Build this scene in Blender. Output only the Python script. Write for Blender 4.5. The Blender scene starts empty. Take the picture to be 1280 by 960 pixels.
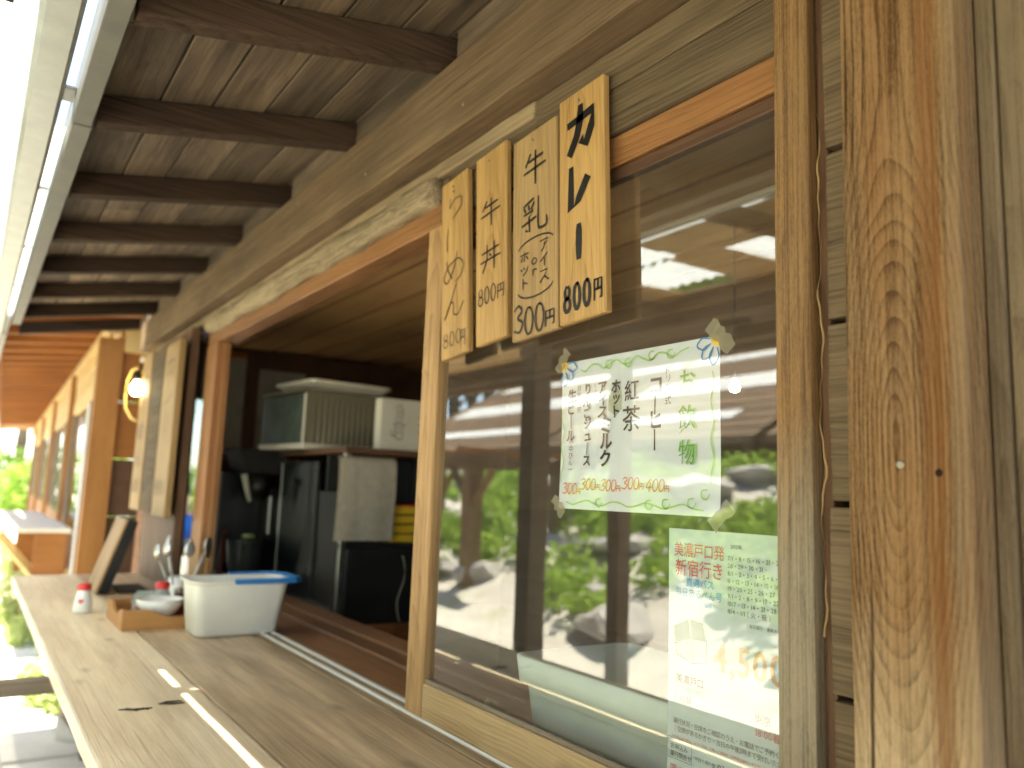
import bpy, bmesh, math, random
from mathutils import Vector, Matrix
random.seed(7)
S = bpy.context.scene
COL = S.collection
R = math.radians

# ------------------------------------------------------------------ camera, sky, sun, exposure
# Axes: X runs along the cafe front (far end is -X), Y goes into the building, Z is up; the eye is at z = 0, the ground at z = -1.42.
GZ = -1.42
cam = bpy.data.cameras.new("camera"); cam_o = bpy.data.objects.new("camera", cam); COL.objects.link(cam_o)
cx = Vector((0.5613, 0.8268, 0.0370)); cu = Vector((0.0924, -0.1062, 0.9900)); cf = Vector((-0.8226, 0.5523, 0.1361))
cam_o.matrix_world = Matrix(((cx.x, cu.x, -cf.x, 0), (cx.y, cu.y, -cf.y, 0), (cx.z, cu.z, -cf.z, 0), (0, 0, 0, 1)))
cam.sensor_width = 36.0; cam.lens = 28.125; cam.clip_start = 0.02; cam.clip_end = 2000
cam.dof.use_dof = True; cam.dof.focus_distance = 1.27; cam.dof.aperture_fstop = 2.8
S.camera = cam_o

SUN_EL = R(74.6)
W = bpy.data.worlds.new("World"); S.world = W; W.use_nodes = True
nt = W.node_tree; nt.nodes.clear()
sky = nt.nodes.new("ShaderNodeTexSky"); sky.sky_type = 'NISHITA'; sky.sun_disc = False
sky.sun_elevation = SUN_EL; sky.sun_rotation = math.pi; sky.dust_density = 3.0; sky.ozone_density = 0.6; sky.altitude = 1500
bg = nt.nodes.new("ShaderNodeBackground"); bg.inputs[1].default_value = 0.15
wo = nt.nodes.new("ShaderNodeOutputWorld")
nt.links.new(sky.outputs[0], bg.inputs[0]); nt.links.new(bg.outputs[0], wo.inputs[0])
sun = bpy.data.lights.new("sun", 'SUN'); sun.energy = 5.0; sun.angle = R(0.5); sun.color = (1.0, 0.93, 0.82)
sun_o = bpy.data.objects.new("sun", sun); COL.objects.link(sun_o)
sun_o.rotation_euler = Vector((0.0, -math.cos(SUN_EL), math.sin(SUN_EL))).to_track_quat('Z', 'Y').to_euler()
sun_o.location = (0, -5, 12)
vs = S.view_settings
vs.view_transform = 'Standard'; vs.look = 'None'; vs.gamma = 1.0; vs.use_curve_mapping = False
vs.exposure = 2.6
vs.use_white_balance = True; vs.white_balance_temperature = 6900; vs.white_balance_tint = 4
cy = S.cycles
cy.use_denoising = True; cy.max_bounces = 10; cy.diffuse_bounces = 6; cy.glossy_bounces = 4
cy.transparent_max_bounces = 16; cy.transmission_bounces = 6; cy.sample_clamp_indirect = 8.0
cy.caustics_reflective = False; cy.caustics_refractive = False

# ------------------------------------------------------------------ materials
class NG:
    def __init__(s, name):
        s.m = bpy.data.materials.new(name); s.m.use_nodes = True
        s.t = s.m.node_tree; s.t.nodes.clear()
        s.out = s.n("ShaderNodeOutputMaterial")
    def n(s, typ, **kw):
        nd = s.t.nodes.new(typ)
        for k, v in kw.items(): setattr(nd, k, v)
        return nd
    def l(s, a, b): s.t.links.new(a, b)
    def val(s, sock, v):
        if hasattr(v, "links") or hasattr(v, "is_output"): s.l(v, sock)
        else: sock.default_value = v
    def math(s, op, a, b=0.0, c=0.0, clamp=False):
        nd = s.n("ShaderNodeMath", operation=op, use_clamp=clamp)
        for i, v in enumerate((a, b, c)): s.val(nd.inputs[i], v)
        return nd.outputs[0]
    def mix(s, f, a, b):
        nd = s.n("ShaderNodeMix", data_type='RGBA')
        s.val(nd.inputs[0], f); s.val(nd.inputs[6], a); s.val(nd.inputs[7], b)
        return nd.outputs[2]
    def noise(s, vec, scale, detail=4, rough=0.55, dist=0.0):
        nd = s.n("ShaderNodeTexNoise"); s.l(vec, nd.inputs["Vector"])
        nd.inputs["Scale"].default_value = scale; nd.inputs["Detail"].default_value = detail
        nd.inputs["Roughness"].default_value = rough; nd.inputs["Distortion"].default_value = dist
        return nd.outputs[0]
    def vmap(s, vec, scale=(1, 1, 1), loc=(0, 0, 0)):
        nd = s.n("ShaderNodeMapping"); s.l(vec, nd.inputs[0])
        nd.inputs["Scale"].default_value = scale; nd.inputs["Location"].default_value = loc
        return nd.outputs[0]
    def ramp(s, f, a, b):
        nd = s.n("ShaderNodeMapRange", clamp=True); s.l(f, nd.inputs[0])
        nd.inputs[1].default_value = a; nd.inputs[2].default_value = b
        return nd.outputs[0]
    def bsdf(s, color, rough=0.6, spec=0.4, bump=None, bstr=0.3, bdist=0.002, metal=0.0):
        p = s.n("ShaderNodeBsdfPrincipled")
        s.val(p.inputs["Base Color"], color); s.val(p.inputs["Roughness"], rough)
        p.inputs["Specular IOR Level"].default_value = spec; p.inputs["Metallic"].default_value = metal
        if bump is not None:
            b = s.n("ShaderNodeBump"); b.inputs["Strength"].default_value = bstr; b.inputs["Distance"].default_value = bdist
            s.l(bump, b.inputs["Height"]); s.l(b.outputs[0], p.inputs["Normal"])
        s.l(p.outputs[0], s.out.inputs[0])
        return p

def c4(c): return (c[0], c[1], c[2], 1.0)

def wood(name, light, dark, axis='x', freq=90.0, ringdist=0.09, tilt=0.05, rough=0.65, spec=0.3, stain=None, stain_amt=0.5,
         contrast=0.6, grain=0.35, bstr=0.35, knots=0.0, var=0.25, bulge=None, blotch=1.0, warpk=1.0, fade=None, crack=0.0, bands=None, bias=0.2, pores=0.0):
    """Sawn timber: growth rings cut by the board, fine long fibre, blotches, optional knots and stains."""
    g = NG(name)
    tc = g.n("ShaderNodeTexCoord"); oi = g.n("ShaderNodeObjectInfo")
    sep = g.n("ShaderNodeSeparateXYZ"); g.l(tc.outputs["Object"], sep.inputs[0])
    ax = {'x': (0, 1, 2), 'y': (1, 0, 2), 'z': (2, 0, 1)}[axis]
    a, u, v = (sep.outputs[i] for i in ax)
    rnd = oi.outputs["Random"]
    aoff = g.math('MULTIPLY_ADD', rnd, 17.3, a)
    cmb = g.n("ShaderNodeCombineXYZ"); g.l(aoff, cmb.inputs[0]); g.l(u, cmb.inputs[1]); g.l(v, cmb.inputs[2])
    P = cmb.outputs[0]
    warp = g.noise(g.vmap(P, (2.2, 7, 7)), 1.0, 3)
    warp2 = g.noise(g.vmap(P, (9, 30, 30)), 1.0, 2)
    w = g.math('MULTIPLY_ADD', warp, 0.045 * warpk, g.math('MULTIPLY', warp2, 0.006 * warpk))
    if bulge:
        z0, k = bulge[:2]
        d = g.math('SUBTRACT', a, z0)
        d = g.math('ADD', d, g.math('MULTIPLY', g.math('SUBTRACT', g.noise(g.vmap(P, (5, 3, 3)), 1.0, 2), 0.5), 0.16))
        dep = g.math('MULTIPLY', g.math('SMOOTH_MIN', g.math('ABSOLUTE', d), 0.36, 0.1), k)
        vv = g.math('ADD', dep, g.math('ADD', v, bulge[2]))
    else:
        vv = g.math('ADD', v, g.math('MULTIPLY_ADD', a, tilt, g.math('MULTIPLY_ADD', rnd, ringdist, ringdist * 0.4)))
    r = g.math('SQRT', g.math('ADD', g.math('POWER', g.math('ADD', u, g.math('MULTIPLY_ADD', rnd, 0.03, -0.015)), 2.0), g.math('POWER', vv, 2.0)))
    r = g.math('ADD', r, w)
    ph = g.math('FRACT', g.math('MULTIPLY', r, freq))
    ring = g.math('POWER', ph, 3.0)
    ring = g.math('MULTIPLY', ring, g.ramp(ph, 1.0, 0.93))
    fib = g.noise(g.vmap(P, (4, 260, 260)), 1.0, 4, 0.6)
    fib2 = g.noise(g.vmap(P, (1.5, 70, 70)), 1.0, 3, 0.6)
    bl = g.noise(g.vmap(P, (1.6, 8, 8)), 1.0, 5, 0.6)
    rv = g.noise(g.vmap(P, (3, 24, 24), (7, 3, 1)), 1.0, 3)
    f = g.math('MULTIPLY', g.math('MULTIPLY', ring, g.ramp(rv, 0.25, 0.62)), contrast)
    f = g.math('ADD', f, g.math('MULTIPLY', g.math('SUBTRACT', fib, 0.5), grain * 3.2))
    f = g.math('ADD', f, g.math('MULTIPLY', g.math('SUBTRACT', fib2, 0.5), grain * 1.6))
    f = g.math('ADD', f, g.math('MULTIPLY', g.math('SUBTRACT', bl, 0.45), 1.5 * blotch))
    if pores:
        po = g.noise(g.vmap(P, (80, 520, 520), (1, 8, 4)), 1.0, 2, 0.6)
        f = g.math('ADD', f, g.math('MULTIPLY', g.math('SUBTRACT', g.ramp(po, 0.40, 0.64), 0.45), pores))
        spk = g.noise(g.vmap(P, (190, 330, 330), (6, 2, 3)), 1.0, 2, 0.6)
        f = g.math('ADD', f, g.math('MULTIPLY', g.math('SUBTRACT', g.ramp(spk, 0.42, 0.62), 0.5), pores * 0.5))
    f = g.math('ADD', f, bias, clamp=True)
    col = g.mix(f, c4(light), c4(dark))
    if stain:
        st = g.noise(g.vmap(P, (1.1, 9, 9), (3, 1, 7)), 1.0, 5, 0.62)
        col = g.mix(g.math('MULTIPLY', g.ramp(st, 0.42, 0.68), stain_amt), col, c4(stain))
    if fade:      # weather bleached or darkened towards one end
        e0, e1, fc, fa = fade
        fn = g.math('ADD', g.ramp(a, e0, e1), g.math('MULTIPLY', g.math('SUBTRACT', bl, 0.5), 0.9), clamp=True)
        col = g.mix(g.math('MULTIPLY', fn, fa), col, g.mix(f, c4(fc), c4([c * 0.5 for c in fc])))
    if knots:
        vo = g.n("ShaderNodeTexVoronoi"); vo.inputs["Scale"].default_value = 1.0
        g.l(g.vmap(P, (2.6, 7, 7)), vo.inputs["Vector"])
        kn = g.ramp(g.math('ADD', vo.outputs["Distance"], g.math('MULTIPLY', fib2, 0.06)), 0.16, 0.06)
        col = g.mix(g.math('MULTIPLY', kn, knots), col, c4([c * 0.3 for c in dark]))
    for b0, b1, b2, b3, bc, ba in (bands or ()):      # long streaks of other coloured wood at a given place across the face
        uu = g.math('ADD', u, g.math('MULTIPLY', g.math('SUBTRACT', bl, 0.5), 0.03))
        bf = g.math('MULTIPLY', g.ramp(uu, b0, b1), g.ramp(uu, b3, b2))
        col = g.mix(g.math('MULTIPLY', g.math('MULTIPLY', bf, ba), g.ramp(fib2, 0.25, 0.55)), col, c4(bc))
    if crack:
        ck = g.noise(g.vmap(P, (0.9, 46, 46), (2, 5, 9)), 1.0, 3, 0.5)
        ckf = g.math('MULTIPLY', g.ramp(ck, 0.66, 0.71), g.ramp(bl, 0.40, 0.52))
        col = g.mix(g.math('MULTIPLY', ckf, crack), col, c4([c * 0.22 for c in dark]))
    hs = g.n("ShaderNodeHueSaturation")
    g.l(col, hs.inputs["Color"]); g.l(g.math('MULTIPLY_ADD', rnd, var * 2, 1.0 - var), hs.inputs["Value"])
    h = g.math('ADD', g.math('MULTIPLY', fib, 0.6), g.math('SUBTRACT', g.math('MULTIPLY', fib2, 0.5), g.math('MULTIPLY', ring, 0.4)))
    rg = g.math('MULTIPLY_ADD', fib2, 0.25, rough - 0.12)
    g.bsdf(hs.outputs[0], rg, spec, h, bstr, 0.0015)
    return g.m

def plain(name, color, rough=0.5, spec=0.4, metal=0.0, var=0.15, nscale=9.0, bstr=0.08, bscale=60.0):
    g = NG(name)
    tc = g.n("ShaderNodeTexCoord"); P = tc.outputs["Object"]
    n1 = g.noise(P, nscale, 5, 0.6)
    n2 = g.noise(P, bscale, 3)
    col = g.mix(g.ramp(n1, 0.3, 0.7), c4([c * (1 - var) for c in color]), c4([min(1, c * (1 + var)) for c in color]))
    g.bsdf(col, g.math('MULTIPLY_ADD', n1, 0.2, rough - 0.1), spec, n2, bstr, 0.001, metal)
    return g.m

def emit(name, color, strength):
    g = NG(name); e = g.n("ShaderNodeEmission"); e.inputs[0].default_value = c4(color); e.inputs[1].default_value = strength
    g.l(e.outputs[0], g.out.inputs[0]); return g.m

def glass(name, k0=0.20, tint=(0.94, 0.96, 0.93), rough=0.0, film=0.035):
    """Window pane: clear, with an angle dependent mirror coat and a dust film raised to add a pale haze."""
    g = NG(name)
    lw = g.n("ShaderNodeLayerWeight"); lw.inputs[0].default_value = 0.5
    fr = g.math('MULTIPLY_ADD', g.math('POWER', lw.outputs["Facing"], 4.2), 1.0 - k0, k0, clamp=True)
    tr = g.n("ShaderNodeBsdfTransparent"); tr.inputs[0].default_value = c4(tint)
    gl = g.n("ShaderNodeBsdfAnisotropic"); gl.inputs["Roughness"].default_value = rough
    df = g.n("ShaderNodeBsdfDiffuse"); df.inputs[0].default_value = (0.6, 0.6, 0.55, 1)  # dusty film, strengthened to lay a haze over dark reflections
    tc = g.n("ShaderNodeTexCoord"); nz = g.noise(tc.outputs["Object"], 5.0, 6, 0.7)
    m0 = g.n("ShaderNodeMixShader"); g.l(g.math('MULTIPLY', nz, film * 2), m0.inputs[0]); g.l(tr.outputs[0], m0.inputs[1]); g.l(df.outputs[0], m0.inputs[2])
    m1 = g.n("ShaderNodeMixShader"); g.l(fr, m1.inputs[0]); g.l(m0.outputs[0], m1.inputs[1]); g.l(gl.outputs[0], m1.inputs[2])
    b = g.n("ShaderNodeBump"); b.inputs["Strength"].default_value = 0.02; b.inputs["Distance"].default_value = 0.01
    g.l(g.noise(tc.outputs["Object"], 2.2, 2), b.inputs["Height"]); g.l(b.outputs[0], gl.inputs["Normal"])
    g.l(m1.outputs[0], g.out.inputs[0]); return g.m

def sheet(name, color, trans=0.5, clear=0.15, rough=0.4):
    """Thin translucent sheet: paper, milky plastic, plastic roofing."""
    g = NG(name)
    tc = g.n("ShaderNodeTexCoord"); n1 = g.noise(tc.outputs["Object"], 6.0, 5, 0.65)
    col = g.mix(g.ramp(n1, 0.3, 0.75), c4(color), c4([c * 0.86 for c in color]))
    d = g.n("ShaderNodeBsdfPrincipled"); g.l(col, d.inputs["Base Color"]); d.inputs["Roughness"].default_value = rough
    d.inputs["Specular IOR Level"].default_value = 0.3
    t = g.n("ShaderNodeBsdfTranslucent"); g.l(col, t.inputs[0])
    m = g.n("ShaderNodeMixShader"); m.inputs[0].default_value = trans; g.l(d.outputs[0], m.inputs[1]); g.l(t.outputs[0], m.inputs[2])
    o = m.outputs[0]
    if clear:
        tp = g.n("ShaderNodeBsdfTransparent"); m2 = g.n("ShaderNodeMixShader"); m2.inputs[0].default_value = clear
        g.l(o, m2.inputs[1]); g.l(tp.outputs[0], m2.inputs[2]); o = m2.outputs[0]
    g.l(o, g.out.inputs[0]); return g.m

def leafmat(name, c1, c2):
    g = NG(name); oi = g.n("ShaderNodeTexCoord")
    n1 = g.noise(oi.outputs["Object"], 3.5, 4, 0.7)
    col = g.mix(g.ramp(n1, 0.3, 0.7), c4(c1), c4(c2))
    d = g.n("ShaderNodeBsdfDiffuse"); g.l(col, d.inputs[0])
    t = g.n("ShaderNodeBsdfTranslucent"); g.l(g.mix(0.4, col, (0.40, 0.58, 0.10, 1)), t.inputs[0])
    m = g.n("ShaderNodeMixShader"); m.inputs[0].default_value = 0.4; g.l(d.outputs[0], m.inputs[1]); g.l(t.outputs[0], m.inputs[2])
    g.l(m.outputs[0], g.out.inputs[0]); return g.m

def rockmat(name, c1, c2, moss=(0.10, 0.13, 0.04)):
    g = NG(name); tc = g.n("ShaderNodeTexCoord"); P = tc.outputs["Object"]
    n1 = g.noise(P, 3.0, 8, 0.65); n2 = g.noise(P, 18.0, 6, 0.7); n3 = g.noise(g.vmap(P, (1, 1, 1), (4, 9, 2)), 2.0, 4)
    col = g.mix(g.ramp(n1, 0.35, 0.68), c4(c1), c4(c2))
    col = g.mix(g.math('MULTIPLY', g.ramp(n3, 0.58, 0.72), 0.5), col, c4(moss))
    g.bsdf(col, 0.9, 0.2, n2, 0.6, 0.02); return g.m

M = {}
M['post'] = wood('post_timber', (0.245, 0.145, 0.066), (0.050, 0.026, 0.010), 'z', 165, rough=0.85, spec=0.1, contrast=0.85, grain=0.6, bulge=(0.36, 0.19, 0.0735), stain=(0.19, 0.082, 0.026), stain_amt=0.5, bstr=1.0, var=0.0, blotch=0.8, warpk=0.3, fade=(0.20, -0.12, (0.66, 0.52, 0.32), 0.85), crack=0.9, bias=0.26, pores=0.30, bands=((0.018, 0.03, 0.040, 0.047, (0.15, 0.060, 0.018), 0.7), (0.050, 0.056, 0.066, 0.073, (0.22, 0.17, 0.105), 0.5)))
M['jamb'] = wood('jamb_timber', (0.27, 0.15, 0.056), (0.10, 0.05, 0.018), 'z', 150, rough=0.75, contrast=0.3, grain=1.0, bstr=0.9, var=0.05, warpk=0.4, pores=0.32, stain=(0.10, 0.07, 0.04), stain_amt=0.4, fade=(0.42, 0.20, (0.27, 0.235, 0.165), 0.85))
M['wall_v'] = wood('grey_brown_board', (0.20, 0.146, 0.083), (0.075, 0.05, 0.026), 'z', 130, pores=0.25, rough=0.75, contrast=0.5, grain=0.7, bstr=0.6, crack=0.6, knots=0.7, var=0.03, blotch=0.6, stain=(0.085, 0.058, 0.032), stain_amt=0.7)
M['siding'] = wood('weathered_siding', (0.15, 0.105, 0.058), (0.05, 0.033, 0.018), 'x', 110, rough=0.8, contrast=0.45, grain=0.6, bstr=0.6, var=0.15)
M['beam'] = wood('smoky_beam', (0.20, 0.135, 0.076), (0.085, 0.052, 0.027), 'x', 60, rough=0.75, spec=0.2, contrast=0.3, grain=0.6, var=0.08, stain=(0.08, 0.055, 0.034), stain_amt=0.7, crack=0.7)
M['band'] = wood('pale_weathered_band', (0.40, 0.30, 0.175), (0.16, 0.108, 0.058), 'x', 70, rough=0.8, contrast=0.35, grain=0.7, crack=0.6, var=0.08, stain=(0.17, 0.115, 0.065), stain_amt=0.6)
M['log'] = wood('barked_log', (0.34, 0.265, 0.165), (0.13, 0.092, 0.052), 'x', 50, rough=0.9, contrast=0.3, grain=0.8, bstr=1.0, blotch=1.3, var=0.05)
M['red'] = wood('red_lintel_timber', (0.33, 0.155, 0.056), (0.13, 0.055, 0.02), 'x', 90, rough=0.55, contrast=0.5, grain=0.35, var=0.06, stain=(0.11, 0.045, 0.02), stain_amt=0.7)
M['red_z'] = wood('red_post_timber', (0.34, 0.155, 0.06), (0.15, 0.065, 0.023), 'z', 90, rough=0.55, contrast=0.45, grain=0.35, var=0.05, fade=(-0.1, -0.6, (0.44, 0.27, 0.12), 0.7))
M['sash'] = wood('sash_timber', (0.43, 0.265, 0.115), (0.19, 0.10, 0.04), 'z', 120, rough=0.6, contrast=0.5, grain=0.6, var=0.05)
M['sash_x'] = wood('sash_rail_timber', (0.50, 0.36, 0.19), (0.27, 0.17, 0.075), 'x', 130, rough=0.65, contrast=0.6, grain=0.35, var=0.05, knots=0.5, tilt=0.03)
M['rafter'] = wood('dark_rafter', (0.062, 0.040, 0.026), (0.017, 0.011, 0.008), 'y', 70, rough=0.8, spec=0.1, contrast=0.4, grain=0.6, var=0.35)
M['soffit'] = wood('soffit_board', (0.21, 0.155, 0.10), (0.075, 0.052, 0.034), 'x', 90, rough=0.75, contrast=0.4, grain=0.6, var=0.3, knots=0.8, blotch=1.6, stain=(0.05, 0.036, 0.026), stain_amt=0.7)
M['orange_y'] = wood('orange_rafter', (0.34, 0.135, 0.033), (0.16, 0.055, 0.013), 'y', 90, rough=0.6, contrast=0.3, grain=0.25, var=0.1)
M['orange_x'] = wood('orange_board', (0.36, 0.155, 0.042), (0.18, 0.068, 0.017), 'x', 90, rough=0.6, contrast=0.35, grain=0.25, var=0.12)
M['orange_z'] = wood('orange_post', (0.40, 0.18, 0.05), (0.20, 0.08, 0.02), 'z', 90, rough=0.6, contrast=0.35, grain=0.25, var=0.08)
M['pale_x'] = wood('pale_new_board', (0.64, 0.46, 0.20), (0.42, 0.27, 0.10), 'x', 90, rough=0.6, contrast=0.35, grain=0.3, var=0.08)
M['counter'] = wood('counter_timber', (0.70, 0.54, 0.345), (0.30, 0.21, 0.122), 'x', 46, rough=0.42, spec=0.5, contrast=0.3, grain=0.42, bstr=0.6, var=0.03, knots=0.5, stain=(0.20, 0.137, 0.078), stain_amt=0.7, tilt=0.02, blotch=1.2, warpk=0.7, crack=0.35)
M['counter2'] = wood('bleached_counter_timber', (0.90, 0.77, 0.54), (0.60, 0.47, 0.305), 'x', 46, rough=0.42, spec=0.5, contrast=0.3, grain=0.42, bstr=0.6, var=0.03, knots=0.5, stain=(0.50, 0.385, 0.245), stain_amt=0.6, tilt=0.02, blotch=1.1, warpk=0.7, crack=0.35)  # bleached wood, lightened further for daylight missing on the front plank
M['inner'] = wood('inner_shelf_timber', (0.26, 0.13, 0.06), (0.11, 0.052, 0.026), 'x', 80, rough=0.5, spec=0.4, contrast=0.4, grain=0.35, var=0.1)
M['sign'] = wood('sign_board_timber', (0.45, 0.275, 0.10), (0.22, 0.12, 0.038), 'z', 130, rough=0.55, contrast=0.5, grain=0.5, bstr=0.3, var=0.1, blotch=1.0, warpk=0.6)
M['sign2'] = wood('sign_board_brown', (0.38, 0.25, 0.11), (0.20, 0.12, 0.048), 'z', 130, rough=0.6, contrast=0.5, grain=0.5, bstr=0.3, var=0.05, blotch=1.0, warpk=0.6)
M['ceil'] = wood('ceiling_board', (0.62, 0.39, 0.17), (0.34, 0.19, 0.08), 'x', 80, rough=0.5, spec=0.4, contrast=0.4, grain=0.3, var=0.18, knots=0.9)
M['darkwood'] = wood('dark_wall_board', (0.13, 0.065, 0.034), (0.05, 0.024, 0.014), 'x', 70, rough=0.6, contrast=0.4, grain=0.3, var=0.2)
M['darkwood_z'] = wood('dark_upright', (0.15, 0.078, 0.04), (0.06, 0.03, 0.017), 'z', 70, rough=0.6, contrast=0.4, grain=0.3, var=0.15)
M['grey_x'] = wood('grey_outdoor_timber', (0.27, 0.22, 0.16), (0.14, 0.105, 0.075), 'x', 70, rough=0.8, contrast=0.4, grain=0.5, var=0.15)
M['grey_y'] = wood('grey_outdoor_bar', (0.27, 0.22, 0.16), (0.14, 0.105, 0.075), 'y', 70, rough=0.8, contrast=0.4, grain=0.5, var=0.15)
M['shelt_z'] = wood('shelter_post_timber', (0.19, 0.125, 0.07), (0.08, 0.05, 0.028), 'z', 70, rough=0.75, contrast=0.4, grain=0.4, var=0.1)
M['shelt_x'] = wood('shelter_beam_timber', (0.19, 0.125, 0.07), (0.09, 0.055, 0.03), 'x', 70, rough=0.75, contrast=0.4, grain=0.4, var=0.15)
M['arbor_x'] = wood('arbor_beam_timber', (0.22, 0.13, 0.06), (0.10, 0.055, 0.025), 'x', 70, rough=0.7, contrast=0.4, grain=0.3, var=0.05)
M['arbor_z'] = wood('arbor_post_timber', (0.24, 0.15, 0.07), (0.12, 0.068, 0.03), 'z', 70, rough=0.7, contrast=0.4, grain=0.3, var=0.05)
M['peel'] = wood('peeled_splinter', (0.52, 0.36, 0.17), (0.33, 0.2, 0.08), 'z', 120, rough=0.6, contrast=0.3, grain=0.3, var=0.02)
M['traywood'] = wood('tray_timber', (0.50, 0.255, 0.085), (0.31, 0.14, 0.04), 'y', 110, rough=0.5, contrast=0.4, grain=0.3, var=0.05)
M['glass'] = glass('window_glass')
M['glass_far'] = glass('far_window_glass', 0.12)
M['ink'] = plain('black_ink', (0.012, 0.011, 0.010), 0.45, 0.3, var=0.3)
M['ink3'] = plain('faded_brown_ink', (0.11, 0.075, 0.04), 0.6, 0.2, var=0.4)
M['ink2'] = plain('thin_black_ink', (0.035, 0.026, 0.018), 0.55, 0.3, var=0.3)
M['paper'] = sheet('menu_paper', (0.86, 0.91, 0.98), 0.06, 0.0, 0.6)
M['flyer'] = sheet('flyer_paper', (0.76, 0.90, 0.92), 0.06, 0.16, 0.5)
M['tape'] = sheet('yellowed_tape', (0.55, 0.50, 0.34), 0.3, 0.35, 0.35)
M['green_pen'] = plain('green_crayon', (0.40, 0.66, 0.22), 0.7)
M['dgreen_pen'] = plain('dark_green_crayon', (0.10, 0.36, 0.08), 0.7)
M['blue_pen'] = plain('blue_crayon', (0.07, 0.27, 0.60), 0.7)
M['orange_pen'] = plain('orange_crayon', (0.80, 0.30, 0.09), 0.7)
M['yellow_pen'] = plain('yellow_crayon', (0.88, 0.55, 0.03), 0.7)
M['patch'] = plain('correction_patch', (0.50, 0.54, 0.42), 0.7)
M['red_print'] = plain('magenta_print', (0.60, 0.05, 0.14), 0.6)
M['redb_print'] = plain('red_print', (0.65, 0.09, 0.05), 0.6)
M['blue_print'] = plain('blue_print', (0.06, 0.34, 0.66), 0.6)
M['black_print'] = plain('black_print', (0.04, 0.04, 0.038), 0.6)
M['gold_print'] = plain('gold_print', (0.60, 0.30, 0.04), 0.6)
M['bus_print'] = plain('bus_green_print', (0.07, 0.20, 0.12), 0.6)
M['buslight_print'] = plain('bus_pale_print', (0.60, 0.72, 0.62), 0.6)
M['white_plastic'] = sheet('milky_plastic', (0.94, 0.93, 0.84), 0.12, 0.02, 0.35)
M['blue_plastic'] = plain('blue_plastic', (0.03, 0.20, 0.52), 0.35, 0.5, var=0.06)
M['red_plastic'] = plain('red_plastic', (0.62, 0.03, 0.025), 0.35, 0.5, var=0.05)
M['white_gloss'] = plain('white_bottle', (0.80, 0.80, 0.76), 0.3, 0.5, var=0.04)
M['tub'] = sheet('pale_tub_plastic', (0.80, 0.93, 0.88), 0.05, 0.0, 0.4)
M['steel'] = plain('brushed_steel', (0.55, 0.55, 0.53), 0.3, 0.5, 1.0, var=0.1)
M['galv'] = plain('galvanised_gutter', (0.30, 0.31, 0.29), 0.45, 0.5, 0.6, var=0.2)
M['greysheet'] = plain('grey_fascia_paint', (0.13, 0.125, 0.105), 0.6, 0.3, var=0.2)
M['rail'] = plain('white_rail', (0.70, 0.70, 0.66), 0.3, 0.5, var=0.06)
M['roofsheet'] = sheet('translucent_roofing', (0.80, 0.84, 0.83), 0.65, 0.08, 0.4)
M['black'] = plain('black_enamel', (0.014, 0.014, 0.013), 0.35, 0.5, var=0.3)
M['blackmat'] = plain('black_matte', (0.020, 0.019, 0.017), 0.7, 0.3, var=0.4)
M['smoke'] = plain('smoky_plastic', (0.06, 0.064, 0.058), 0.2, 0.5, var=0.2)
M['smokeglass'] = plain('dark_smoked_glass', (0.009, 0.011, 0.010), 0.3, 0.5, var=0.5, nscale=6)
M['casegrey'] = plain('grey_case_plastic', (0.17, 0.155, 0.105), 0.5, 0.4, var=0.08)
M['caseglass'] = plain('dim_case_glass', (0.08, 0.10, 0.085), 0.15, 0.5, var=0.3)
M['cream'] = plain('cream_enamel', (0.62, 0.58, 0.48), 0.4, 0.4, var=0.06)
M['cardbox'] = plain('white_carton', (0.56, 0.53, 0.45), 0.7, 0.2, var=0.06)
M['towel'] = plain('beige_towel', (0.66, 0.61, 0.50), 0.95, 0.05, var=0.1, nscale=30, bstr=0.8, bscale=260)
M['sandcloth'] = plain('sand_cloth', (0.50, 0.42, 0.29), 0.95, 0.05, var=0.1, nscale=14, bstr=0.6, bscale=120)
M['yellow'] = plain('yellow_plastic', (0.62, 0.42, 0.03), 0.5, 0.4, var=0.1)
M['palepanel'] = plain('pale_grey_panel', (0.33, 0.33, 0.28), 0.6, 0.3, var=0.12)
M['ceramic'] = plain('white_porcelain', (0.80, 0.79, 0.74), 0.2, 0.5, var=0.03)
M['clearwrap'] = sheet('clear_wrapper', (0.62, 0.68, 0.62), 0.2, 0.35, 0.2)
M['lime'] = plain('lime_lid', (0.52, 0.58, 0.24), 0.5, var=0.05)
M['bulb'] = emit('lit_bulb', (1.0, 0.83, 0.50), 12.0)
M['cord'] = plain('yellow_cord', (0.62, 0.46, 0.16), 0.5, var=0.05)
M['screw'] = plain('dull_screw', (0.30, 0.26, 0.20), 0.4, 0.5, 0.7)
M['hole'] = plain('dark_hole', (0.02, 0.014, 0.01), 0.9, 0.1)
M['ground'] = rockmat('sunlit_earth', (0.58, 0.55, 0.48), (0.44, 0.41, 0.35), (0.26, 0.33, 0.10))
M['slab'] = rockmat('pale_paving', (0.64, 0.62, 0.57), (0.54, 0.52, 0.47), (0.46, 0.47, 0.36))
M['rock'] = rockmat('grey_rock', (0.52, 0.50, 0.46), (0.32, 0.30, 0.27))
M['leaf'] = leafmat('fresh_leaf', (0.20, 0.32, 0.05), (0.36, 0.48, 0.11))
M['leaf_pale'] = leafmat('pale_sunlit_leaf', (0.30, 0.36, 0.14), (0.44, 0.48, 0.22))  # paler than real leaves: wash-out by sun is put into the colour
M['leaf2'] = leafmat('deep_leaf', (0.055, 0.11, 0.022), (0.11, 0.19, 0.035))
M['bark'] = wood('tree_bark', (0.16, 0.12, 0.085), (0.06, 0.045, 0.03), 'z', 40, rough=0.95, bstr=1.0)
M['skin'] = plain('skin', (0.50, 0.30, 0.20), 0.5, 0.3, var=0.06)
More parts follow.
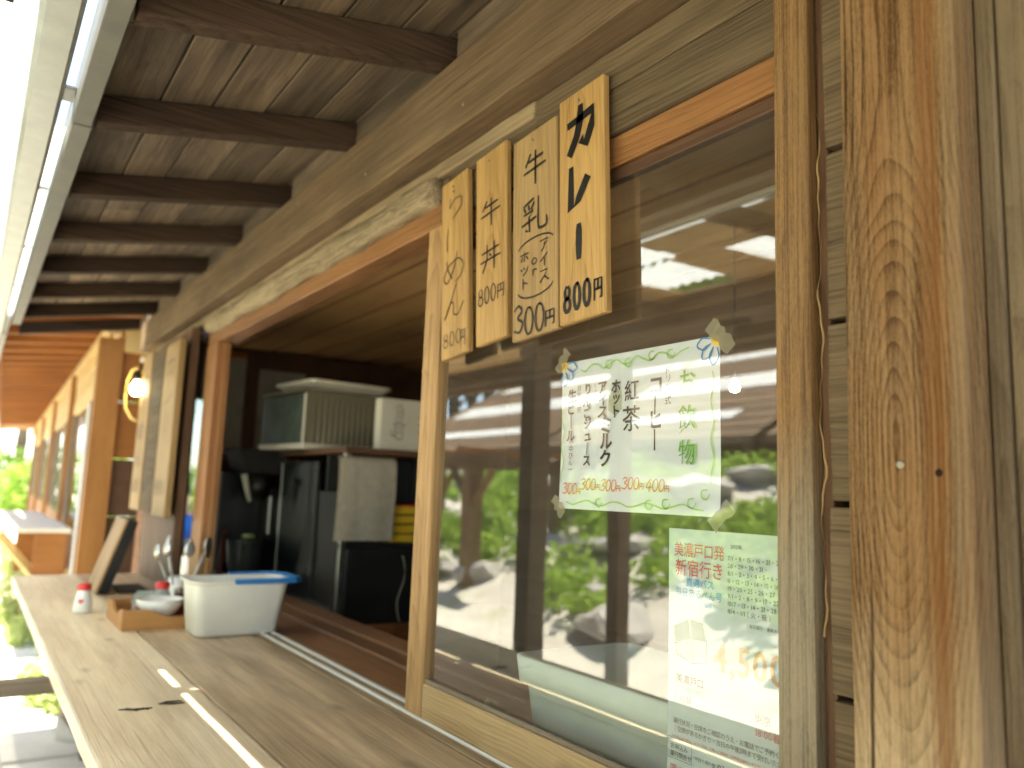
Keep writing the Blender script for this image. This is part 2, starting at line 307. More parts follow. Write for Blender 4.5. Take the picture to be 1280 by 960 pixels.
M['blueshirt'] = plain('blue_shirt', (0.02, 0.14, 0.60), 0.85, 0.1, var=0.08)
M['trousers'] = plain('dark_trousers', (0.05, 0.05, 0.06), 0.9, 0.1)
M['hair'] = plain('black_hair', (0.012, 0.010, 0.009), 0.6, 0.3)
M['winewood'] = plain('wine_red_lacquer', (0.10, 0.015, 0.012), 0.35, 0.5)
M['slit'] = sheet('white_light_sheet', (0.82, 0.82, 0.78), 0.6, 0.05, 0.7)  # white sheet standing for a bright gap and a door reflection

# ------------------------------------------------------------------ builders
def link(o, parent=None):
    COL.objects.link(o)
    if parent: o.parent = parent
    return o

def world_of(o):
    v = Vector((0, 0, 0))
    while o: v += o.location; o = o.parent
    return v

def tag(o, label=None, cat=None, group=None, kind=None):
    for k, v in (('label', label), ('category', cat), ('group', group), ('kind', kind)):
        if v: o[k] = v
    return o

def thing(name, label, cat, loc, group=None):
    o = bpy.data.objects.new(name, None); o.empty_display_size = 0.05
    o.location = loc; link(o); return tag(o, label, cat, group)

def finish(name, bm, mat, parent=None, loc=(0, 0, 0), smooth=False, world=True):
    """links a bmesh (built round loc) as one object; loc is in world space unless world is False"""
    me = bpy.data.meshes.new(name); bm.normal_update(); bm.to_mesh(me); bm.free()
    if mat: me.materials.append(mat)
    if smooth: me.polygons.foreach_set("use_smooth", [True] * len(me.polygons))
    o = bpy.data.objects.new(name, me); link(o, parent)
    o.location = Vector(loc) - (world_of(parent) if (parent and world) else Vector((0, 0, 0)))
    return o

_cache = {}
def box(name, x, y, z, mat, parent=None, bev=0.002, wob=0.0, world=True, key=True):
    """a squared timber or panel between x=(a,b), y=(a,b), z=(a,b); alike ones share their mesh"""
    d = (x[1] - x[0], y[1] - y[0], z[1] - z[0]); c = ((x[0] + x[1]) / 2, (y[0] + y[1]) / 2, (z[0] + z[1]) / 2)
    k = (round(d[0], 4), round(d[1], 4), round(d[2], 4), mat.name, bev, wob)
    if k in _cache and not wob:
        o = bpy.data.objects.new(name, _cache[k]); link(o, parent)
        o.location = Vector(c) - (world_of(parent) if (parent and world) else Vector((0, 0, 0)))
        return o
    bm = bmesh.new(); bmesh.ops.create_cube(bm, size=1)
    for v in bm.verts: v.co = Vector((v.co.x * d[0], v.co.y * d[1], v.co.z * d[2]))
    if wob:
        n = max(1, int(max(d) / 0.12)); ax = d.index(max(d))
        ed = [e for e in bm.edges if abs((e.verts[0].co - e.verts[1].co)[ax]) > 1e-5]
        bmesh.ops.subdivide_edges(bm, edges=ed, cuts=n)
        for v in bm.verts:
            v.co += Vector([random.uniform(-wob, wob) * (i != ax) for i in range(3)])
    if bev:
        es = [e for e in bm.edges if len(e.link_faces) == 2 and e.calc_face_angle(0) > 1.0]
        bmesh.ops.bevel(bm, geom=es, offset=min(bev, min(d) * 0.3), segments=2 if bev > 0.003 else 1, affect='EDGES', profile=0.6)
    o = finish(name, bm, mat, parent, c, False, world)
    if bev > 0.003:
        o.data.polygons.foreach_set("use_smooth", [False] * len(o.data.polygons))
    if not wob: _cache[k] = o.data
    return o

def tube(bm, pts, r, seg=8, cap=True):
    pts = [Vector(p) for p in pts]; rs = r if isinstance(r, (list, tuple)) else [r] * len(pts)
    rings = []; up = Vector((0, 0, 1))
    for i, p in enumerate(pts):
        t = (pts[min(i + 1, len(pts) - 1)] - pts[max(i - 1, 0)]).normalized()
        s = t.cross(up)
        if s.length < 1e-3: s = t.cross(Vector((1, 0, 0)))
        s.normalize(); q = s.cross(t).normalized()
        rings.append([bm.verts.new(p + (s * math.cos(2 * math.pi * k / seg) + q * math.sin(2 * math.pi * k / seg)) * rs[i]) for k in range(seg)])
    for a, b in zip(rings, rings[1:]):
        for k in range(seg): bm.faces.new((a[k], a[(k + 1) % seg], b[(k + 1) % seg], b[k]))
    if cap:
        bm.faces.new(rings[0][::-1]); bm.faces.new(rings[-1])

def tube_obj(name, pts, r, mat, parent=None, seg=8, smooth=True):
    c = sum((Vector(p) for p in pts), Vector()) / len(pts)
    bm = bmesh.new(); tube(bm, [Vector(p) - c for p in pts], r, seg)
    bmesh.ops.recalc_face_normals(bm, faces=bm.faces)
    return finish(name, bm, mat, parent, c, smooth)

def lathe(name, prof, mat, parent=None, loc=(0, 0, 0), seg=28, smooth=True, sx=1.0, sy=1.0):
    bm = bmesh.new(); rings = []
    for r, z in prof:
        if r < 1e-5: rings.append([bm.verts.new((0, 0, z))])
        else: rings.append([bm.verts.new((r * sx * math.cos(2 * math.pi * k / seg), r * sy * math.sin(2 * math.pi * k / seg), z)) for k in range(seg)])
    for a, b in zip(rings, rings[1:]):
        for k in range(seg):
            j = (k + 1) % seg
            if len(a) == 1 and len(b) == 1: continue
            if len(a) == 1: bm.faces.new((a[0], b[j], b[k]))
            elif len(b) == 1: bm.faces.new((a[k], a[j], b[0]))
            else: bm.faces.new((a[k], a[j], b[j], b[k]))
    bmesh.ops.recalc_face_normals(bm, faces=bm.faces)
    return finish(name, bm, mat, parent, loc, smooth)

def rotated(o, axis, ang):
    o.rotation_euler[{'x': 0, 'y': 1, 'z': 2}[axis]] = ang; return o

def corr(name, x, y, z0, z1, parent):
    """corrugated plastic sheet, waves across x"""
    bm = bmesh.new(); n = int((x[1] - x[0]) / 0.019); pv = None; c = (x[0], y[0], z0)
    for i in range(n + 1):
        dz = 0.009 * (1 if i % 4 in (1, 2) else -1)
        cur = [bm.verts.new((i * 0.019, 0, dz)), bm.verts.new((i * 0.019, y[1] - y[0], z1 - z0 + dz))]
        if pv: bm.faces.new((pv[0], cur[0], cur[1], pv[1]))
        pv = cur
    return finish(name, bm, M['roofsheet'], parent, c, True)

# lettering: hand drawn strokes and set type, in the plane of a board or sheet (u right along +X, v down)
def smooth_line(pts, n=6):
    P = [Vector(p).to_2d() for p in pts]
    if len(P) < 3: return [P[0].lerp(P[-1], i / n) for i in range(n + 1)]
    out = []
    for i in range(len(P) - 1):
        p0, p1, p2, p3 = P[max(i - 1, 0)], P[i], P[i + 1], P[min(i + 2, len(P) - 1)]
        for k in range(n):
            t = k / n
            out.append(0.5 * ((2 * p1) + (p2 - p0) * t + (2 * p0 - 5 * p1 + 4 * p2 - p3) * t * t + (3 * p1 - p0 - 3 * p2 + p3) * t ** 3))
    return out + [P[-1]]

def stroke(bm, pts, w, depth, soft=True, taper=0.75):
    """one pen stroke as a thin raised ribbon in the XZ plane, facing -Y"""
    L = smooth_line(pts) if soft else [Vector(p).to_2d() for p in pts]
    n = len(L); left, right = [], []
    for i, p in enumerate(L):
        t = (L[min(i + 1, n - 1)] - L[max(i - 1, 0)])
        if t.length < 1e-7: t = Vector((1, 0))
        t.normalize(); q = Vector((-t.y, t.x))
        ww = w * 0.5 * (1.0 if 0.12 * n < i < 0.85 * n else taper) * random.uniform(0.93, 1.07)
        if i == 0: p = p - t * w * 0.3
        if i == n - 1: p = p + t * w * 0.3
        a, b = p + q * ww, p - q * ww
        left.append(bm.verts.new((a.x, -depth, a.y))); right.append(bm.verts.new((b.x, -depth, b.y)))
    for i in range(n - 1):
        bm.faces.new((left[i], left[i + 1], right[i + 1], right[i]))

def glyph(bm, strokes, u, v, w, h, pen, depth, soft=False, slant=0.0):
    """strokes in a unit box (y down) placed with its top left at (u, v), v measured down"""
    for s in strokes:
        sm = len(s) > 2 and (soft or (isinstance(s[0], str)))
        pts = [p for p in s if not isinstance(p, str)]
        stroke(bm, [(u + (p[0] + slant * (1 - p[1])) * w, -(v + p[1] * h)) for p in pts], pen, depth, soft=True if len(pts) == 2 else sm)

def arc(cx_, cy_, rx, ry, a0, a1, n=14):
    return [(cx_ + rx * math.cos(R(a0 + (a1 - a0) * i / n)), cy_ + ry * math.sin(R(a0 + (a1 - a0) * i / n))) for i in range(n + 1)]

S_ = 's'
G = {
 'カ': [[(0.02, .30), (.93, .22), (.86, .62), (.66, .95), (.52, .82)], [(.46, .0), (.44, .32), (.32, .66), (.06, 1)]],
 'レ': [[(.12, 0), (.10, .95), (.5, .78), (.95, .38)]],
 '|': [[(.5, 0), (.48, 1)]],
 '0': [arc(.5, .5, .42, .5, -80, 290)],
 '8': [[S_] + arc(.5, .25, .33, .25, -60, 250) , [S_] + arc(.5, .74, .42, .27, -90, 285)],
 '3': [[S_, (.08, .12), (.5, -.02), (.88, .2), (.42, .44), (.95, .66), (.62, .98), (.05, .9)]],
 '4': [[(.55, 0), (.05, .68), (.95, .62)], [(.68, .3), (.6, 1)]],
 '円': [[(.1, .04), (.08, 1)], [(.1, .05), (.92, .04), (.9, .97), (.76, .93)], [(.5, .05), (.5, .5)], [(.1, .52), (.9, .5)]],
 '牛': [[(.30, .02), (.08, .34)], [(.22, .24), (.88, .20)], [(.0, .56), (1, .50)], [(.54, -.02), (.54, 1.02)]],
 '丼': [[(.08, .30), (.92, .25)], [(.0, .62), (1, .58)], [S_, (.34, .04), (.32, .6), (.12, 1)], [(.70, .02), (.70, 1)], [(.46, .40), (.55, .50)]],
 '乳': [[(.46, .0), (.06, .12)], [(.08, .18), (.14, .30)], [(.26, .15), (.30, .28)], [(.48, .12), (.38, .28)], [(.08, .38), (.46, .35), (.28, .5), (.31, .93), (.16, .86)], [(.0, .68), (.56, .58)], [S_, (.66, .02), (.65, .80), (.74, .96), (.97, .93), (.98, .70)]],
 '(^': [arc(.5, 1.0, .52, .95, 190, 350)],
 ')v': [arc(.5, 0.0, .52, .95, 170, 10)],
 'ア': [[(.03, .10), (.92, .08), (.60, .46)], [S_, (.50, .30), (.46, .70), (.18, 1)]],
 'イ': [[(.82, 0), (.08, .55)], [(.52, .34), (.52, 1)]],
 'ス': [[(.10, .10), (.82, .08), (.50, .60), (.05, 1)], [(.52, .58), (.95, 1)]],
 'ホ': [[(.0, .28), (1, .26)], [(.5, 0), (.5, .95), (.38, .88)], [(.26, .48), (.10, .85)], [(.72, .48), (.94, .84)]],
 'ッ': [[(.10, .32), (.2, .52)], [(.45, .26), (.52, .46)], [S_, (.92, .25), (.74, .68), (.36, .98)]],
 'ト': [[(.35, 0), (.35, 1)], [(.35, .36), (.88, .60)]],
 'o': [arc(.5, .5, .42, .45, -90, 270)],
 'r': [[(.25, .1), (.25, 1)], [S_, (.25, .5), (.5, .18), (.9, .25)]],
 'ら': [[(.34, .0), (.46, .10)], [S_, (.18, .26), (.12, .58), (.45, .36), (.92, .42), (.88, .74), (.30, 1.0)]],
 'l': [[S_, (.55, 0), (.40, .5), (.44, 1)]],
 'め': [[S_, (.16, .16), (.26, .52), (.44, .84)], [S_, (.70, .0), (.54, .48), (.20, .92), (.03, .70), (.26, .36), (.74, .24), (.99, .52), (.88, .84), (.60, 1.0)]],
 'ん': [[S_, (.62, .0), (.36, .5), (.05, 1.0), (.34, .56), (.50, .60), (.50, .90), (.72, .98), (1.0, .66)]],
}

_font_cache = {}
def type_mesh(ch, bold=0.0):
    k = (ch, bold)
    if k not in _font_cache:
        c = bpy.data.curves.new('type', 'FONT'); c.body = ch; c.resolution_u = 2; c.offset = bold
        o = bpy.data.objects.new('type', c); COL.objects.link(o)
        dg = bpy.context.evaluated_depsgraph_get()
        me = bpy.data.meshes.new_from_object(o.evaluated_get(dg))
        vs_ = [v.co.copy() for v in me.vertices]; fs = [tuple(p.vertices) for p in me.polygons]
        bpy.data.objects.remove(o); bpy.data.curves.remove(c); bpy.data.meshes.remove(me)
        if vs_:
            lo = Vector((min(v.x for v in vs_), min(v.y for v in vs_))); hi = Vector((max(v.x for v in vs_), max(v.y for v in vs_)))
        else: lo = Vector((0, 0)); hi = Vector((0.3, 0.3))
        _font_cache[k] = (vs_, fs, lo, hi)
    return _font_cache[k]

def put_char(bm, ch, u, v, h, depth, rot=0.0, sx=1.0, bold=0.0, shear=0.0):
    """a typeset character centred at (u, -v)"""
    vs_, fs, lo, hi = type_mesh(ch, bold)
    cjk = ord(ch) > 0x2000
    c = Vector((0.5, 0.38)) if cjk else (lo + hi) / 2
    if cjk and (hi.x - lo.x) > 0: c = Vector(((lo.x + hi.x) / 2, 0.38 if (hi.y - lo.y) > 0.45 else (lo.y + hi.y) / 2))
    cr, sr = math.cos(rot), math.sin(rot); nv = []
    for p in vs_:
        x, y = (p.x - c.x) * h * sx, (p.y - c.y) * h
        x += y * shear
        nv.append(bm.verts.new((u + x * cr - y * sr, -depth, -v + x * sr + y * cr)))
    for f in fs:
        try: bm.faces.new([nv[i] for i in f])
        except ValueError: pass

def vtext(bm, s, u, v0, h, step, depth, jit=0.04, bold=0.0, sx=1.0):
    for i, ch in enumerate(s):
        rot = 0.0; c = ch
        if ch == 'ー': c = '｜'
        if ch == '（': c = '︵'
        if ch == '）': c = '︶'
        put_char(bm, c, u + random.uniform(-jit, jit) * h, v0 + i * step + random.uniform(-jit, jit) * h, h * random.uniform(.95, 1.06), depth,
                 rot + random.uniform(-jit, jit) * 1.4, sx, bold, random.uniform(-.08, .08) if jit > 0.01 else 0)

def htext(bm, s, u0, v, h, depth, track=1.0, bold=0.0, sx=1.0):
    u = u0
    for ch in s:
        vs_, fs, lo, hi = type_mesh(ch, bold)
        wd = 1.0 if ord(ch) > 0x2000 else max(0.3, (hi.x - lo.x) + 0.1)
        if ch == ' ': wd = 0.35
        else:
            if ch in '.,': put_char(bm, ch, u + wd * h * sx / 2, v + 0.36 * h, h, depth, 0, sx, bold)
            else: put_char(bm, ch, u + wd * h * sx / 2, v, h, depth, 0, sx, bold)
        u += wd * h * sx * track
    return u

def leaves(bm, centre, rad, n, size, flat=1.0):
    for _ in range(n):
        d = Vector((random.gauss(0, 1), random.gauss(0, 1), random.gauss(0, 1)))
        d.normalize(); d *= random.random() ** 0.4
        p = Vector(centre) + Vector((d.x * rad[0], d.y * rad[1], d.z * rad[2]))
        a = Vector((random.gauss(0, 1), random.gauss(0, 1), random.gauss(0, 0.6) * flat)).normalized()
        b = a.cross(Vector((random.gauss(0, 1), random.gauss(0, 1), random.gauss(0, 1)))).normalized()
        s = size * random.uniform(0.6, 1.3)
        vs_ = [bm.verts.new(p - a * s), bm.verts.new(p + b * s * 0.45), bm.verts.new(p + a * s), bm.verts.new(p - b * s * 0.45)]
        bm.faces.new(vs_)

# ------------------------------------------------------------------ ground
def bank(x, y):
    h = 0.0
    if y < -2.9:
        t = min(1.0, (-2.9 - y) / 5.6)
        h = 1.95 * (t ** 0.9) + 0.10 * math.sin(x * 1.3 + y) * min(1, t * 4) + 0.08 * math.sin(x * 2.9 - y * 1.7) * min(1, t * 4)
        if y < -8.5: h += (-8.5 - y) * 0.05
    return GZ + h
xs = [-400, -200, -100, -60, -45] + [-36 + i * 0.6 for i in range(80)] + [13, 16, 22, 30, 60, 120, 300]
ys = [-300, -150, -80, -45, -30, -22, -17] + [-14 + i * 0.5 for i in range(23)] + [-2.5, -2, -1, 0, 1, 4, 12, 40, 120, 300]
bm = bmesh.new()
gr = [[bm.verts.new((x, y, bank(x, y))) for y in ys] for x in xs]
for i in range(len(xs) - 1):
    for j in range(len(ys) - 1): bm.faces.new((gr[i][j], gr[i + 1][j], gr[i + 1][j + 1], gr[i][j + 1]))
tag(finish('ground', bm, M['ground'], smooth=True), 'pale sunlit earth and rocky bank in front of the cafe', kind='structure')

path = bpy.data.objects.new('path', None); path.location = (-5.4, 0.2, GZ); link(path); path['kind'] = 'structure'
path['label'] = 'path of pale paving slabs below the serving counter'
for i in range(-5, 9):
    for j in range(3):
        x0 = -5.4 - i * 0.62 + 0.03 * (j % 2); y0 = -0.55 + j * 0.42
        if random.random() < 0.12: continue
        box('paving_slab', (x0 - 0.59, x0), (y0, y0 + 0.395), (GZ - 0.03, GZ + 0.03 + random.uniform(-.006, .006)), M['slab'], path, bev=0.006)

# ------------------------------------------------------------------ cafe building
cafe = thing('cafe_building', 'weathered timber cafe front with dark rafters, deep eave and big corner post', 'building', (-2.2, 0.95, GZ))

# main girder, pale band, log, lintels
box('girder', (-5.6, 0.6), (0.84, 0.955), (0.822, 1.0), M['beam'], cafe, bev=0.004, wob=0.0012)
box('header_board', (-5.55, -1.3006), (0.902, 0.950), (0.782, 0.8195), M['band'], cafe, bev=0.003, wob=0.0015)
box('header_board', (-1.2994, 0.3), (0.9035, 0.950), (0.745, 0.8190), M['siding'], cafe, bev=0.003, wob=0.0012)
# half log with an uneven barked underside
bm = bmesh.new(); seg = 14; rings = []
X0, X1 = -3.98, -1.72
for i in range(46):
    x = X0 + (X1 - X0) * i / 45; ring = []
    for k in range(seg):
        a = 2 * math.pi * k / seg
        rr = 0.039 * (1 + 0.09 * math.sin(x * 9 + 2 * a) + 0.09 * math.sin(x * 23 + a * 3) + random.uniform(-.09, .09))
        if i in (0, 45): rr *= 0.85
        ring.append(bm.verts.new((x + 2.85, rr * math.cos(a) * 0.9, rr * math.sin(a) * 1.05)))
    rings.append(ring)
for a, b in zip(rings, rings[1:]):
    for k in range(seg): bm.faces.new((a[k], a[(k + 1) % seg], b[(k + 1) % seg], b[k]))
bm.faces.new(rings[0][::-1]); bm.faces.new(rings[-1]); bmesh.ops.recalc_face_normals(bm, faces=bm.faces)
tag(finish('log', bm, M['log'], cafe, (-2.85, 0.905, 0.7465), True), 'rough pale log with bark scars above the opening')
box('log_backing', (-3.98, -1.70), (0.9225, 0.950), (0.714, 0.7815), M['beam'], cafe)
box('lintel', (-4.02, -1.70), (0.910, 0.985), (0.655, 0.7125), M['red'], cafe, bev=0.003, wob=0.0008)
tag(box('header_board', (-1.697, -0.6285), (0.9075, 0.950), (0.655, 0.7445), M['siding'], cafe, bev=0.004, wob=0.002), 'chipped weathered board over the fixed pane')
box('lintel', (-1.697, -0.6285), (0.9145, 0.985), (0.597, 0.6535), M['red'], cafe, bev=0.003, wob=0.0006)

# eave: rafters, soffit planks, fascia, blocking
SL = (1.012 - 0.886) / (0.84 - 0.17)
def zr(y): return 1.012 + (y - 0.84) * SL          # underside of the rafters
for i in range(10):
    X = -1.604 + 1.2 - 0.6 * i + (0.0, 0.01, 0.005, 0.03, 0.0, 0.0, 0.004, -0.012, -0.02, -0.05)[i]
    bm = bmesh.new(); w2 = 0.028; dz = 0.074
    pr = [(0.178, zr(0.178)), (0.95, zr(0.95)), (0.95, zr(0.95) + dz), (0.178, zr(0.178) + dz)]
    c = (X - w2, 0.56, zr(0.56))
    fs = [[bm.verts.new((s, y - c[1], z - c[2])) for (y, z) in pr] for s in (-w2, w2)]
    bm.faces.new(fs[0]); bm.faces.new(fs[1][::-1])
    for k in range(4): bm.faces.new((fs[0][k], fs[1][k], fs[1][(k + 1) % 4], fs[0][(k + 1) % 4]))
    bmesh.ops.recalc_face_normals(bm, faces=bm.faces)
    bmesh.ops.bevel(bm, geom=bm.edges[:], offset=0.003, segments=1, affect='EDGES')
    finish('rafter', bm, M['rafter'], cafe, c)
    if i < 9:
        box('blocking', (X - 0.6 + 0.02, X - 0.058), (0.862, 0.885), (1.0025, 1.094), M['soffit'], cafe)
yy = 0.176; k = 0
ang = math.atan(SL)
while yy < 0.95:
    wd = random.choice((0.115, 0.13, 0.14, 0.12)); cut = -2.2 + random.choice((-1.2, 0.6, 0.0)) + random.uniform(-.3, .3)
    for (xa, xb) in ((-5.42, cut - 0.002), (cut + 0.002, 0.75)):
        o = box('soffit_plank', (xa, xb), (yy + 0.002, yy + wd - 0.002), (zr(yy + wd / 2) + 0.0755, zr(yy + wd / 2) + 0.0925 + random.uniform(0, .003)), M['soffit'], cafe, bev=0.002)
        o.rotation_euler[0] = ang
    yy += wd
o = box('roof_sheet', (-5.43, 0.8), (0.12, 1.1), (1.085, 1.097), M['greysheet'], cafe, bev=0); o.location.z += 0.02; o.rotation_euler[0] = ang
box('fascia', (-5.45, -2.203), (0.126, 0.170), (0.876, 0.990), M['greysheet'], cafe, bev=0.002)
box('fascia', (-2.197, 0.8), (0.124, 0.168), (0.878, 0.990), M['greysheet'], cafe, bev=0.002)
# gutter: open galvanised channel on brackets
gy0, gy1, gz0, gz1 = 0.018, 0.095, 0.872, 0.945
bm = bmesh.new(); prof = [(gy0, gz1), (gy0 + 0.002, gz0 + 0.012), (gy0 + 0.012, gz0), (gy1 - 0.012, gz0), (gy1 - 0.002, gz0 + 0.012), (gy1, gz1), (gy1 - 0.004, gz1), (gy1 - 0.008, gz0 + 0.006), (gy0 + 0.008, gz0 + 0.006), (gy0 + 0.004, gz1)]
ra = [bm.verts.new((-16.0, y - 0.05, z - 0.9)) for y, z in prof]; rb = [bm.verts.new((5.2, y - 0.05, z - 0.9)) for y, z in prof]
for k in range(len(prof)): bm.faces.new((ra[k], ra[(k + 1) % len(prof)], rb[(k + 1) % len(prof)], rb[k]))
bmesh.ops.recalc_face_normals(bm, faces=bm.faces)
gut = finish('gutter', bm, M['galv'], cafe, (-4.4, 0.05, 0.9))
for i in range(9):
    X = 0.35 - 0.84 * i
    box('bracket', (X - 0.012, X + 0.012), (0.086, 0.1235), (0.948, 0.956), M['galv'], gut, bev=0.001)
box('gap_sheet', (-15.9, -2.45), (0.070, 0.1255), (0.957, 0.960), M['roofsheet'], gut, bev=0)  # translucent cover added to keep the sun streak off the far counter
box('streak_strap', (-2.245, -2.165), (0.084, 0.1235), (0.947, 0.955), M['galv'], gut, bev=0.001)  # strap added to interrupt the sun streak on the counter

for i in range(9):
    X = -0.95 - 0.55 * i
    n_ = lathe('nail_head', [(0.0001, 0.0012), (0.003, 0.0008), (0.004, 0.0)], M['screw'], cafe, (X + random.uniform(-.05, .05), 0.8395, 0.86 + random.uniform(0, .1)), 10); n_.rotation_euler[0] = R(90)
# jamb, gap, siding, corner post, boards on the right
box('jamb', (-0.684, -0.6285), (0.884, 0.9065), (GZ + 0.02, 0.82), M['jamb'], cafe, bev=0.004, wob=0.0006)
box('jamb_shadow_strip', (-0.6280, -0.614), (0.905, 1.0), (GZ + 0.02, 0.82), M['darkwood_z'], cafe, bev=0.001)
zz = -1.385; hts = []
while zz < 0.8:
    box('siding_plank', (-0.613, -0.45), (0.893 + random.uniform(0, .004), 0.93), (zz + 0.002, zz + 0.226), M['siding'], cafe, bev=0.004, wob=0.0012)
    zz += 0.2315
# peeled splinter in the gap
bm = bmesh.new(); prev = None
for i in range(60):
    z = 0.52 - 0.68 * i / 59
    x0 = 0.0024 * math.sin(i * 0.5) + 0.0012 * math.sin(i * 1.7); wd = 0.0036 * (0.35 + abs(math.sin(i * 0.19))) 
    y0 = 0.002 * math.sin(i * 0.8)
    cur = [bm.verts.new((x0, y0, z)), bm.verts.new((x0 + wd, y0 - 0.004, z)), bm.verts.new((x0 + wd, y0 - 0.0025, z)), bm.verts.new((x0, y0 + 0.002, z))]
    if prev:
        for k in range(4): bm.faces.new((prev[k], prev[(k + 1) % 4], cur[(k + 1) % 4], cur[k]))
    prev = cur
bmesh.ops.recalc_face_normals(bm, faces=bm.faces)
tag(finish('splinter', bm, M['peel'], cafe, (-0.6215, 0.894, 0)), 'pale strip of wood peeling off beside the jamb')

post = box('corner_post', (-0.551, -0.414), (0.84, 0.985), (GZ + 0.02, 0.8205), M['post'], cafe, bev=0.005, wob=0.0004)
tag(post, 'broad orange-brown post with arched grain')
lathe('screw', [(0.0001, 0.0), (0.0042, 0.0004), (0.005, 0.002), (0.0035, 0.0026), (0.0001, 0.0022)], M['screw'], post, (-0.487, 0.8405, 0.047), 14).rotation_euler[0] = R(90)
lathe('hole', [(0.0001, 0.0006), (0.0035, 0.0005), (0.0042, 0.0)], M['hole'], post, (-0.446, 0.8399, 0.038), 12).rotation_euler[0] = R(90)
for i, (xa, xb, dy) in enumerate(((-0.4125, -0.3935, -0.002), (-0.3925, -0.333, 0.003), (-0.332, -0.25, 0.0), (-0.249, -0.16, 0.002), (-0.159, -0.07, 0.0), (-0.069, 0.03, 0.003), (0.031, 0.14, 0))):
    box('wall_board', (xa, xb), (0.885 + dy, 0.91 + dy), (GZ + 0.02, 0.8195), M['wall_v'], cafe, bev=0.0025, wob=0.0003)

# wall under the counter and at the back, posts round the opening
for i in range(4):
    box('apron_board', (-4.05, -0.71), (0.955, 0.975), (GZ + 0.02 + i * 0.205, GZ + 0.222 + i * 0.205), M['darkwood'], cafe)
tag(box('opening_post', (-4.02, -3.83), (0.905, 0.96), (-0.519, 0.654), M['red_z'], cafe, bev=0.004), 'reddish post at the far side of the opening')
box('opening_bead', (-3.829, -3.80), (0.935, 0.962), (-0.519, 0.654), M['red_z'], cafe, bev=0.002)
# fixed pane beyond the opening with its dark board
fp = box('fixed_window', (-4.86, -4.83), (0.93, 0.96), (-0.519, 0.77), M['darkwood_z'], cafe)
box('pane', (-4.829, -4.021), (0.944, 0.948), (-0.519, 0.77), M['glass_far'], fp, bev=0)
box('muntin', (-4.36, -4.335), (0.935, 0.9435), (-0.519, 0.77), M['darkwood_z'], fp, bev=0.001)
box('wall_panel', (-4.98, -4.18), (0.86, 0.90), (GZ + 0.02, 0.7715), M['darkwood_z'], cafe)
box('bright_slit', (-5.22, -5.06), (0.90, 0.91), (-0.7, 0.5), M['slit'], cafe)  # white sheet painted in for a bright gap between the boards
for i in range(7):
    box('wall_plank', (-5.62, -4.99), (0.925, 0.945), (GZ + 0.02 + i * 0.31, GZ + 0.325 + i * 0.31), M['darkwood'], cafe)

# interior shell: ceiling planks, back wall, end walls, floor
for i in range(12):
    y0 = 0.99 + i * 0.232
    box('ceiling_plank', (-5.6, 1.0), (y0 + 0.0015, y0 + 0.2305), (0.93 + (0.004 if i % 2 else 0), 0.955), M['ceil'], cafe, bev=0.004)
    box('ceiling_batten', (-5.6, 1.0), (y0 - 0.006, y0 + 0.006), (0.924, 0.9295), M['red'], cafe, bev=0.002)
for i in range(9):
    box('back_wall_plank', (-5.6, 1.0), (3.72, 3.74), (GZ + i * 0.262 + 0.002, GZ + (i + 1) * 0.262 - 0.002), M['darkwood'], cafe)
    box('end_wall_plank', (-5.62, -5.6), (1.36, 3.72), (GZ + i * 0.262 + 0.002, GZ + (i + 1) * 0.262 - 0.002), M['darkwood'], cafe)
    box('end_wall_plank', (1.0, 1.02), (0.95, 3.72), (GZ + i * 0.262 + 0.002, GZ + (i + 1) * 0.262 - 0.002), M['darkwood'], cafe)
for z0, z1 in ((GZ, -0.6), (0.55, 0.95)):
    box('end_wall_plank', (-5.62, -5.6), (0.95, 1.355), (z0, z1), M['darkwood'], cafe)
box('outer_sheathing', (-5.63, 1.05), (3.742, 3.76), (GZ, 1.12), M['darkwood'], cafe, bev=0)  # unseen backing panels, added to stop light leaking between the planks
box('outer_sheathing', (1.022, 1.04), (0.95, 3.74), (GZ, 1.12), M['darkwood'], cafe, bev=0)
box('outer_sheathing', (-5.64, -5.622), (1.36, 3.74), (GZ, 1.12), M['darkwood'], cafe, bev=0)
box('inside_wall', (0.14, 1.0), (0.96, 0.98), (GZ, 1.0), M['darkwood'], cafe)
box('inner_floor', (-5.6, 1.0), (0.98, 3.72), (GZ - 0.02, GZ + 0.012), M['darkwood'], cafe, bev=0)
box('roof_deck', (-5.7, 1.1), (0.95, 3.8), (1.13, 1.15), M['greysheet'], cafe, bev=0)
tag(box('wall_sheet', (-5.599, -5.585), (1.36, 1.53), (0.2, 0.86), M['palepanel'], cafe), 'pale sheet on the end wall beside the post')
tag(box('wall_sheet', (-5.599, -5.585), (1.62, 1.95), (0.15, 0.80), M['palepanel'], cafe), 'wider pale sheet on the end wall behind the case')
box('wall_upright', (-5.599, -5.55), (1.535, 1.61), (GZ, 0.92), M['darkwood_z'], cafe)
tag(box('wall_trim', (-5.599, -5.578), (1.36, 1.53), (0.862, 0.9), M['orange_y'], cafe), 'short orange strip over the pale sheet')

# sill and rails
sill = box('sill', (-4.02, -0.62), (0.887, 0.985), (-0.56, -0.519), M['band'], cafe, bev=0.004, wob=0.001)
for y in (0.909, 0.948):
    box('rail', (-3.68, -0.705), (y, y + 0.011), (-0.5185, -0.5115), M['rail'], sill, bev=0.0015)  # metal rails coloured white for the sky they mirror

# inner shelf
for (ya, yb, dz) in ((0.988, 1.128, 0), (1.132, 1.24, -0.004), (1.244, 1.345, 0.002)):
    box('inner_shelf_plank', (-4.95, -0.71), (ya, yb), (-0.555, -0.526 + dz), M['inner'], cafe, bev=0.003)
box('inner_shelf_lip', (-4.95, -0.71), (1.133, 1.15), (-0.5295, -0.518), M['inner'], cafe, bev=0.003)

